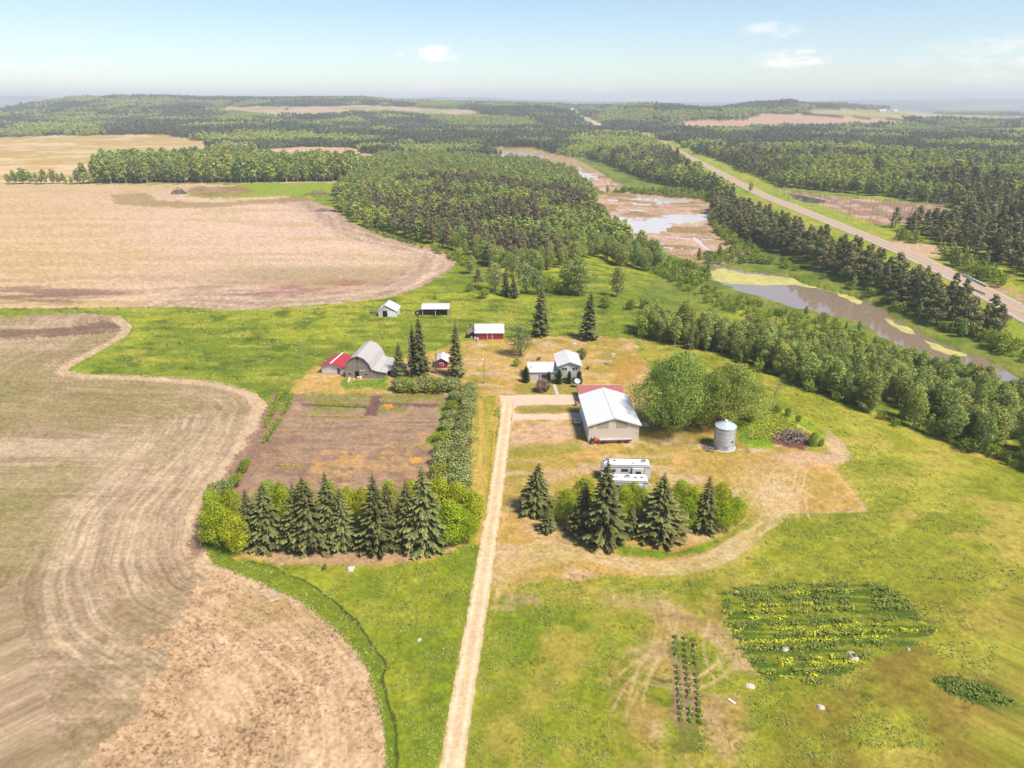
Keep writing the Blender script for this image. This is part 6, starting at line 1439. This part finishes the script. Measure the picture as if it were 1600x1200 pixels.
# -- open shed
t, w = thing('shed', 'low open fronted pole shed with grey roof in the pasture', 'shed', 660, 493, 701, 493)
D = 5
MB().box(0, w, D - .12, D, -.3, 2.6).build('rear_wall', grey_wood, t); MB().box(0, .12, .1, D - .13, -.3, 2.4).build('left_wall', grey_wood, t); MB().box(w - .12, w, .1, D - .13, -.3, 2.4).build('right_wall', grey_wood, t)
for q in (.1, w * .5, w - .25): MB().box(q - .08, q + .12, -.1, .08, -.2, 2.2).build('post', mat('pale_post', (.5, .46, .38), .9), t)
MB().ext([(-.35, 2.2), (D * .45, 3.3), (D + .3, 2.7), (D + .3, 2.82), (D * .45, 3.42), (-.35, 2.32)], -.3, w + .3, 'x').build('roof', mat('pale_old_roof', (.47, .45, .44), .8, noise=.12, bands=('x', 1.2, .08)), t)
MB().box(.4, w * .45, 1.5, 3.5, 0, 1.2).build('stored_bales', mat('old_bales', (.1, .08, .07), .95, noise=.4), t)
for k, (a, b) in enumerate([(652.5, 493), (657, 491.5)]):
    t, _ = thing('tyre', ['big dark tractor tyre leaning left of the open shed', 'second tractor tyre between the first and the open shed'][k], 'tyre', a, b); o = bpy.data.meshes.new('x'); bpy.data.meshes.remove(o)
    n = 18; m_ = 8; V_ = []; Fc = []
    for i in range(n):
        for j in range(m_):
            A_ = 2 * math.pi * i / n; B_ = 2 * math.pi * j / m_; R_ = .75 + .22 * math.cos(B_); V_.append((math.cos(A_) * R_, .2 * math.sin(B_), .95 + math.sin(A_) * R_)); Fc.append((i * m_ + j, ((i + 1) % n) * m_ + j, ((i + 1) % n) * m_ + (j + 1) % m_, i * m_ + (j + 1) % m_))
    MB().add(V_, Fc).build('tread', tyre, t, sm=True).rotation_euler = (.15, 0, .2 + k); MB().cyl((0, -.06, .95), .5, .12, 'y', 14).build('rim', steel, t).rotation_euler = (.15, 0, .2 + k)
# -- red shed with white metal roof
t, w = thing('shed', 'red shed with ribbed white metal roof and twin white door frames', 'shed', 743, 530, 786, 530)
D = 5.2
MB().ext([(0, -.3), (D, -.3), (D, 2.2), (D * .5, 3.6), (0, 2.1)], 0, w, 'x').build('wall', red, t)
L, R = gable_roof(0, w, 0, D, 2.15, 3.9, .1, .35, 'x'); rf = L.build('roof', white_metal_x, t); R.build('roof_slope', white_metal_x, rf)
for q in np.arange(.0, w, .95): MB().ext([(-.36, 1.56), (D * .5, 4.02), (D * .5, 4.09), (-.36, 1.63)], q, q + .07, 'x').build('roof_rib', white, rf)
for q in (w * .42, w * .60): f = MB().box(q, q + .16, -.06, -.002, 0, 2.0).build('door_frame', white, t)
d = MB().box(w * .42 + .17, w * .60 - .01, -.04, -.002, 0, 1.95).build('door', red, t); MB().box(w * .5, w * .5 + .1, -.09, -.041, .9, 1.1).build('handle', steel, d)
MB().ext([(-2.0, -.2), (-.01, -.2), (-.01, 2.3), (-2.0, 1.3)], 1.2, D - .5).build('lean_to_wall', mat('dark_boards', (.1, .06, .05), .9), t); MB().ext([(-2.5, 1.25), (-.01, 2.75), (-.01, 2.87), (-2.5, 1.37)], .2, D).build('lean_to_roof', mat('brown_old_roof', (.3, .2, .17), .9, noise=.2), t)
for k, (a, b) in enumerate([(737, 529), (742, 530), (746, 531)]):
    t, _ = thing('drum', ['leftmost of three small white drums by the red shed lean-to', 'middle one of three small white drums by the red shed lean-to', 'rightmost of three small white drums by the red shed lean-to'][k], 'drum', a, b, group='white drums by the red shed')
    MB().cyl((0, 0, 0), .3, .75, n=12).build('drum_body', white, t); MB().cyl((0, 0, .75), .26, .04, n=12).build('lid', steel, t)
# -- little red shed and white roofed store behind the yard spruces
t, w = thing('shed', 'little red shed with white roof between the yard spruces', 'shed', 681, 575, 699, 575)
MB().ext([(0, -.3), (w, -.3), (w, 1.9), (w / 2, 2.7), (0, 1.9)], 0, 4.5).build('wall', red, t); L, R = gable_roof(0, w, 0, 4.5, 1.9, 2.8, .1, .35); rf = L.build('roof', roofw, t); R.build('roof_slope', roofw, rf); window(t, w * .35, w * .7, .7, 1.5)
t, w = thing('shed', 'small store with white roof half hidden behind the ragged spruce', 'shed', 611, 588, 634, 587)
MB().ext([(0, -.3), (w, -.3), (w, 1.8), (w / 2, 2.7), (0, 1.8)], 0, 4).build('wall', grey_wood, t); L, R = gable_roof(0, w, 0, 4, 1.8, 2.7, .1, .35); rf = L.build('roof', roofw, t); R.build('roof_slope', roofw, rf); window(t, w * .4, w * .6, .7, 1.3)

# -- grain bin
galv = mat('galvanised_steel', (.50, .54, .60), .38, .5, metal=.35, noise=.12, nscale=1.0, bands=('z', 1.15, .14), bump=.3)
t, _ = thing('grain_bin', 'round galvanised grain bin with a conical roof', 'grain bin', 1130, 698); r_ = 2.05; h = height_to(1130, 705, 679) + .35; h = 4.9
prof = []; bnd = MB(); n = 48
zz_ = np.linspace(0, h, 41); V_ = []
for i, z_ in enumerate(zz_): V_ += [(math.cos(2 * math.pi * k / n) * (r_ + (.025 if i % 2 else 0)), math.sin(2 * math.pi * k / n) * (r_ + (.025 if i % 2 else 0)), z_) for k in range(n)]
bnd.add(V_, [(i * n + k, i * n + (k + 1) % n, (i + 1) * n + (k + 1) % n, (i + 1) * n + k) for i in range(40) for k in range(n)]).build('bin_wall', galv, t)
cone = MB(); cone.cyl((0, 0, h - .05), r_ + .12, 1.0, n=32, r2=.32); rf = cone.build('roof', mat('bin_roof', (.55, .62, .70), .4, .5, metal=.3, noise=.06), t)
for k in range(16):
    a = k * math.pi / 8; q = MB(); ca_, sa_ = math.cos(a), math.sin(a); R1 = r_ + .12
    q.add([(ca_ * R1 - sa_ * .03, sa_ * R1 + ca_ * .03, h - .03), (ca_ * R1 + sa_ * .03, sa_ * R1 - ca_ * .03, h - .03), (ca_ * .3 + sa_ * .03, sa_ * .3 - ca_ * .03, h + .97), (ca_ * .3 - sa_ * .03, sa_ * .3 + ca_ * .03, h + .97), (ca_ * R1, sa_ * R1, h + .05), (ca_ * .3, sa_ * .3, h + 1.03)], [(0, 1, 4), (1, 2, 5, 4), (3, 0, 4, 5)]); q.build('roof_rib', steel, rf)
MB().cyl((0, 0, h + .9), .34, .25, n=16).build('roof_cap', white, rf)
for z_ in (h - .35, h * .42, 1.1): MB().cyl((0, 0, z_), r_ + .045, .05, n=48).build('hoop', steel, t)
MB().box(-.35, .35, -r_ - .08, -r_ + .2, .35, 1.15).build('hatch', mat('hatch_grey', (.3, .32, .34), .5), t); MB().box(.9, 1.3, -r_ * .88 - .06, -r_ * .7, 1.9, 2.15).build('maker_plate', black, t)
MB().cyl((0, 0, -.25), r_ + .45, .27, n=32).build('concrete_pad', concrete, t)
# ladder
q = MB()
for z_ in np.arange(.4, h, .32): q.box(r_ * .70, r_ * .70 + .4, -r_ * .72 - .08, -r_ * .72 - .04, z_, z_ + .04)
q.build('ladder', steel, t)

# -- camper trailers
gel = mat('gelcoat_white', (.60, .60, .61), .35, .5, noise=.03, coat=.3); gry = mat('graphic_grey', (.30, .31, .36), .4); dgr = mat('graphic_dark', (.05, .05, .06), .4)
def camper(u1, v1, u2, v2, label, ac, L=None):
    Hh = 3.35; (x0, y0), (x1, y1) = flat(u1, v1, Hh), flat(u2, v2, Hh)
    e = bpy.data.objects.new('camper_trailer', None); COL.objects.link(e); w = math.hypot(x1 - x0, y1 - y0); e.location = (x0, y0, ground_z(x0, y0)); e.rotation_euler = (0, 0, math.atan2(y1 - y0, x1 - x0)); tag(e, label, 'camper trailer', 'camper trailers')
    D = 2.5
    prof = [(0, .55), (w, .55), (w, 2.9), (w - .12, 3.2), (w - .35, Hh), (.7, Hh), (.2, 3.0), (0, 2.4)]
    MB().ext(prof, 0, D).build('body', gel, e, bevel=.04)
    rf = MB().box(.5, w - .3, .05, D - .05, Hh + .001, Hh + .04).build('roof', mat('roof_membrane', (.64, .64, .63), .6), e)
    MB().box(.42, w - .28, .02, .05, Hh - .02, Hh + .07).build('roof_edge', dgr, rf); MB().box(.42, w - .28, D - .05, D - .02, Hh - .02, Hh + .07).build('roof_edge', dgr, rf)
    for q, y_, s in ac:
        if s > .5: a_ = MB().box(q * w - .45, q * w + .45, y_ - .35, y_ + .35, Hh + .041, Hh + .34).build('air_conditioner', mat('ac_cover', (.42, .42, .43), .6), rf, bevel=.06); MB().box(q * w - .28, q * w + .28, y_ - .2, y_ + .2, Hh + .345, Hh + .37).build('grille', dgr, a_)
        else: MB().box(q * w - .2, q * w + .2, y_ - .2, y_ + .2, Hh + .041, Hh + .14).build('roof_vent', dgr if s < .2 else gry, rf)
    # side facing the yard
    so = MB().box(w * .62, w * .86, -.35, -.002, 1.0, 2.85).build('slide_out', gel, e); MB().box(w * .69, w * .80, -.38, -.351, 1.5, 2.3).build('window', dgr, so)
    for x_ in (w * .615, w * .862): MB().box(x_, x_ + .06, -.36, -.0, 1.0, 2.9).build('trim', dgr, so)
    MB().box(w * .40, w * .54, -.02, -.002, 2.0, 2.6).build('window', dgr, e); MB().box(.5, w * .28, -.02, -.002, 1.9, 2.5).build('window', dgr, e)
    d = MB().box(w * .30, w * .36, -.03, -.002, .7, 2.6).build('door', mat('door_cream', (.7, .7, .7), .5), e); MB().box(w * .35, w * .355, -.06, -.031, 1.5, 1.65).build('handle', steel, d)
    MB().add([(w * .05, -.012, 1.2), (w * .28, -.012, .9), (w * .28, -.012, 1.15), (w * .05, -.012, 1.5)], [(0, 1, 2, 3)]).build('stripe', gry, e)
    MB().add([(w * .08, -.014, 2.7), (w * .24, -.014, 1.6), (w * .27, -.014, 1.6), (w * .12, -.014, 2.7)], [(0, 1, 2, 3)]).build('stripe', dgr, e)
    MB().box(w * .40, w * .60, -.02, -.003, 1.0, 1.25).build('stripe', gry, e); MB().box(.1, w - .1, -.03, -.002, 2.92, 3.0).build('awning_rail', dgr, e)
    for q in (.60, .69):
        for y_ in (.02, D - .25): wh_ = MB().cyl((w * q, y_, .36), .36, .22, 'y', 18).build('wheel', tyre, e); MB().cyl((w * q, y_ - .01, .36), .17, .24, 'y', 12).build('rim', steel, wh_)
    MB().ext([(-1.2, .5), (0, .55), (0, .7), (-1.2, .62)], D / 2 - .1, D / 2 + .1).build('tow_bar', dgr, e); MB().cyl((-1.1, D / 2, 0), .05, .6, n=8).build('jack', steel, e)
    MB().box(w + .001, w + .03, .3, D - .3, 1.6, 2.4).build('rear_window', dgr, e)
camper(940.5, 726.5, 1017.5, 728, 'longer white camper trailer with grey graphics, parked farther from the windbreak', [(.12, 1.6, .8), (.27, 1.7, .1), (.65, .8, .4), (.87, 1.5, .8)])
camper(952, 751, 1014, 752.5, 'white camper trailer parked in front, just behind the windbreak trees', [(.2, 1.3, .4), (.48, 1.4, .8), (.68, 1.2, .1), (.84, 1.3, .1)])

# -- machinery along the workshop front
rust = mat('rusty_red_paint', (.22, .05, .04), .7, noise=.35); redp = mat('red_paint', (.42, .05, .04), .5, noise=.1)
t, w = thing('farm_trailer', 'long rusty flat trailer parked along the workshop gable', 'trailer', 937, 693.5, 987, 692)
MB().box(0, w, 0, 1.6, .75, .9).build('deck', mat('grey_deck', (.42, .40, .40), .8, noise=.2, bands=('x', 3, .15)), t); MB().box(0, w, -.02, .1, .45, .72).build('side_rail', rust, t); MB().box(0, w, 1.5, 1.62, .45, .72).build('side_rail', rust, t)
for q in (.12, .62, .85):
    for y_ in (-.2, 1.55): wh_ = MB().cyl((w * q, y_, .38), .38, .22, 'y', 16).build('wheel', tyre, t); MB().cyl((w * q, y_ - .02, .38), .15, .26, 'y', 10).build('rim', rust, wh_)
MB().box(.3, w - .3, .3, 1.3, .35, .72).build('beam', rust, t)
t, w = thing('garden_tractor', 'small red tractor at the left corner of the workshop gable', 'tractor', 923.5, 694.5, 937, 694)
MB().box(.55, 1.85, .15, .85, .45, .95).build('bonnet', redp, t, bevel=.06); MB().box(.1, .7, .1, .9, .4, .75).build('rear_body', redp, t, bevel=.04); st_ = MB().box(.15, .6, .28, .72, .76, .9).build('seat', black, t); MB().box(.1, .2, .28, .72, .9, 1.25).build('backrest', black, st_)
for x_, r_ in ((.25, .42), (1.6, .28)):
    for y_ in (-.12, .88): wh_ = MB().cyl((x_, y_, r_), r_, .22, 'y', 16).build('wheel', tyre, t); MB().cyl((x_, y_ - .01, r_), r_ * .45, .24, 'y', 10).build('rim', steel, wh_)
MB().cyl((.85, .5, .9), .03, .35, n=8).build('steering_column', black, t); MB().cyl((.85, .5, 1.25), .2, .03, n=14).build('steering_wheel', black, t)
t, w = thing('utility_trailer', 'small silver utility trailer with dark wheels at the left side of the workshop', 'trailer', 898, 665, 908, 665)
MB().box(0, w, 0, 1.6, .5, .58).build('bed', steel, t)
for a_, b_ in (((0, w), (0, .05)), ((0, w), (1.55, 1.6)), ((0, .05), (.06, 1.54)), ((w - .05, w), (.06, 1.54))): MB().box(a_[0], a_[1], b_[0], b_[1], .581, .95).build('side_panel', white, t)
for y_ in (-.2, 1.6): wh_ = MB().cyl((w * .5, y_, .3), .3, .2, 'y', 14).build('wheel', tyre, t); MB().cyl((w * .5, y_ - .01, .3), .14, .22, 'y', 10).build('rim', steel, wh_)
MB().box(-.9, 0, .75, .85, .42, .5).build('tow_bar', steel, t)
t, w = thing('barrel', 'rusty barrel against the left wall of the workshop, near its back', 'barrel', 900.5, 634); MB().cyl((0, 0, 0), .35, 1.0, n=14).build('barrel_body', mat('barrel_rust', (.3, .18, .15), .8, noise=.3), t); MB().cyl((0, 0, .5), .365, .05, n=14).build('hoop', steel, t)
t, w = thing('board_stack', 'pale boards stacked under the big tree beside the workshop', 'boards', 1002, 667, 1014, 667)
for k in range(5): MB().box(-.2 + k * .05, w + .1 - k * .1, k * .12, .9 + k * .05, .1 + k * .09, .16 + k * .09).build('board', white, t)
MB().box(.1, .2, .1, .9, 0, .099).build('bearer', wood_m, t); MB().box(w - .3, w - .2, .1, .9, 0, .099).build('bearer', wood_m, t)
# -- white boards near the seedlings
t, w = thing('plank', 'pale plank lying on the dirt right of the seedling rows', 'plank', 1137, 1093, 1148, 1101); MB().box(0, w, 0, .28, .02, .08).build('board', mat('pale_plank', (.6, .54, .44), .9), t)
# -- culvert and guard rail at the highway bridge
t, w = thing('guard_rail', 'long concrete bridge rail along the far side of the highway', 'guard rail', 1504, 431, 1540, 449)
MB().box(0, w, 0, .35, 0, .85).build('rail', mat('rail_concrete', (.62, .60, .58), .8), t)
for q in np.linspace(0, w - .4, 8): MB().box(q, q + .4, -.1, .45, 0, 1.0).build('post', concrete, t)
t, w = thing('guard_rail', 'dark steel guard rail along the near side of the highway bridge', 'guard rail', 1508, 448, 1538, 462)
MB().box(0, w, 0, .12, .45, .85).build('rail', mat('dark_rail', (.1, .1, .11), .6), t)
for q in np.linspace(0, w - .3, 7): MB().box(q, q + .15, .13, .3, 0, .85).build('post', wood_m, t)
# -- far farmsteads
for k, (a, b, s, lb) in enumerate([(1378, 175, 1.0, 'tiny white farm building on the far right hillside'), (1398, 174.5, .7, 'second tiny white farm building on the far right hillside')]):
    x, y, z = pt(a, b); e = bpy.data.objects.new('farm_building', None); COL.objects.link(e); e.location = (x, y, z); e.scale = (s, s, s); tag(e, lb, 'farm building')
    MB().box(-11, 11, -6, 6, -2, 5).build('wall', white, e); L, R = gable_roof(-11, 11, -6, 6, 5, 8, .3, .8, 'x'); rf = L.build('roof', white, e); R.build('roof_slope', white, rf)
for a, b, lb in [(497, 240, 'low dark round bush alone in the far stubble field'), (448, 172, 'dark clump of trees in the distant pink field')]:
    o = solo('bush', J_BSH[0], a, b, b - 6 if b > 200 else b - 4, lb, sx=1.6); o['category'] = 'bush'
# ============ haze ============
hz = bpy.data.materials.new('haze'); hz.use_nodes = True; nt = hz.node_tree; nt.nodes.clear()
out = nt.nodes.new('ShaderNodeOutputMaterial'); pv = nt.nodes.new('ShaderNodeVolumePrincipled')
pv.inputs['Color'].default_value = (.88, .94, 1.0, 1); pv.inputs['Density'].default_value = 1.75e-4; pv.inputs['Anisotropy'].default_value = 0.0
nt.links.new(pv.outputs[0], out.inputs['Volume'])
L_ = 17500; zt = 190; zb_ = -30
Vh = [(-L_, -L_, zb_), (L_, -L_, zb_), (L_, L_, zb_), (-L_, L_, zb_), (-L_, -L_, zt), (L_, -L_, zt), (L_, L_, zt), (-L_, L_, zt)]
me = new_mesh('haze', Vh, [(0, 3, 2, 1), (4, 5, 6, 7), (0, 1, 5, 4), (1, 2, 6, 5), (2, 3, 7, 6), (3, 0, 4, 7)], [hz])
o = put('haze', me); tag(o, kind='stuff')
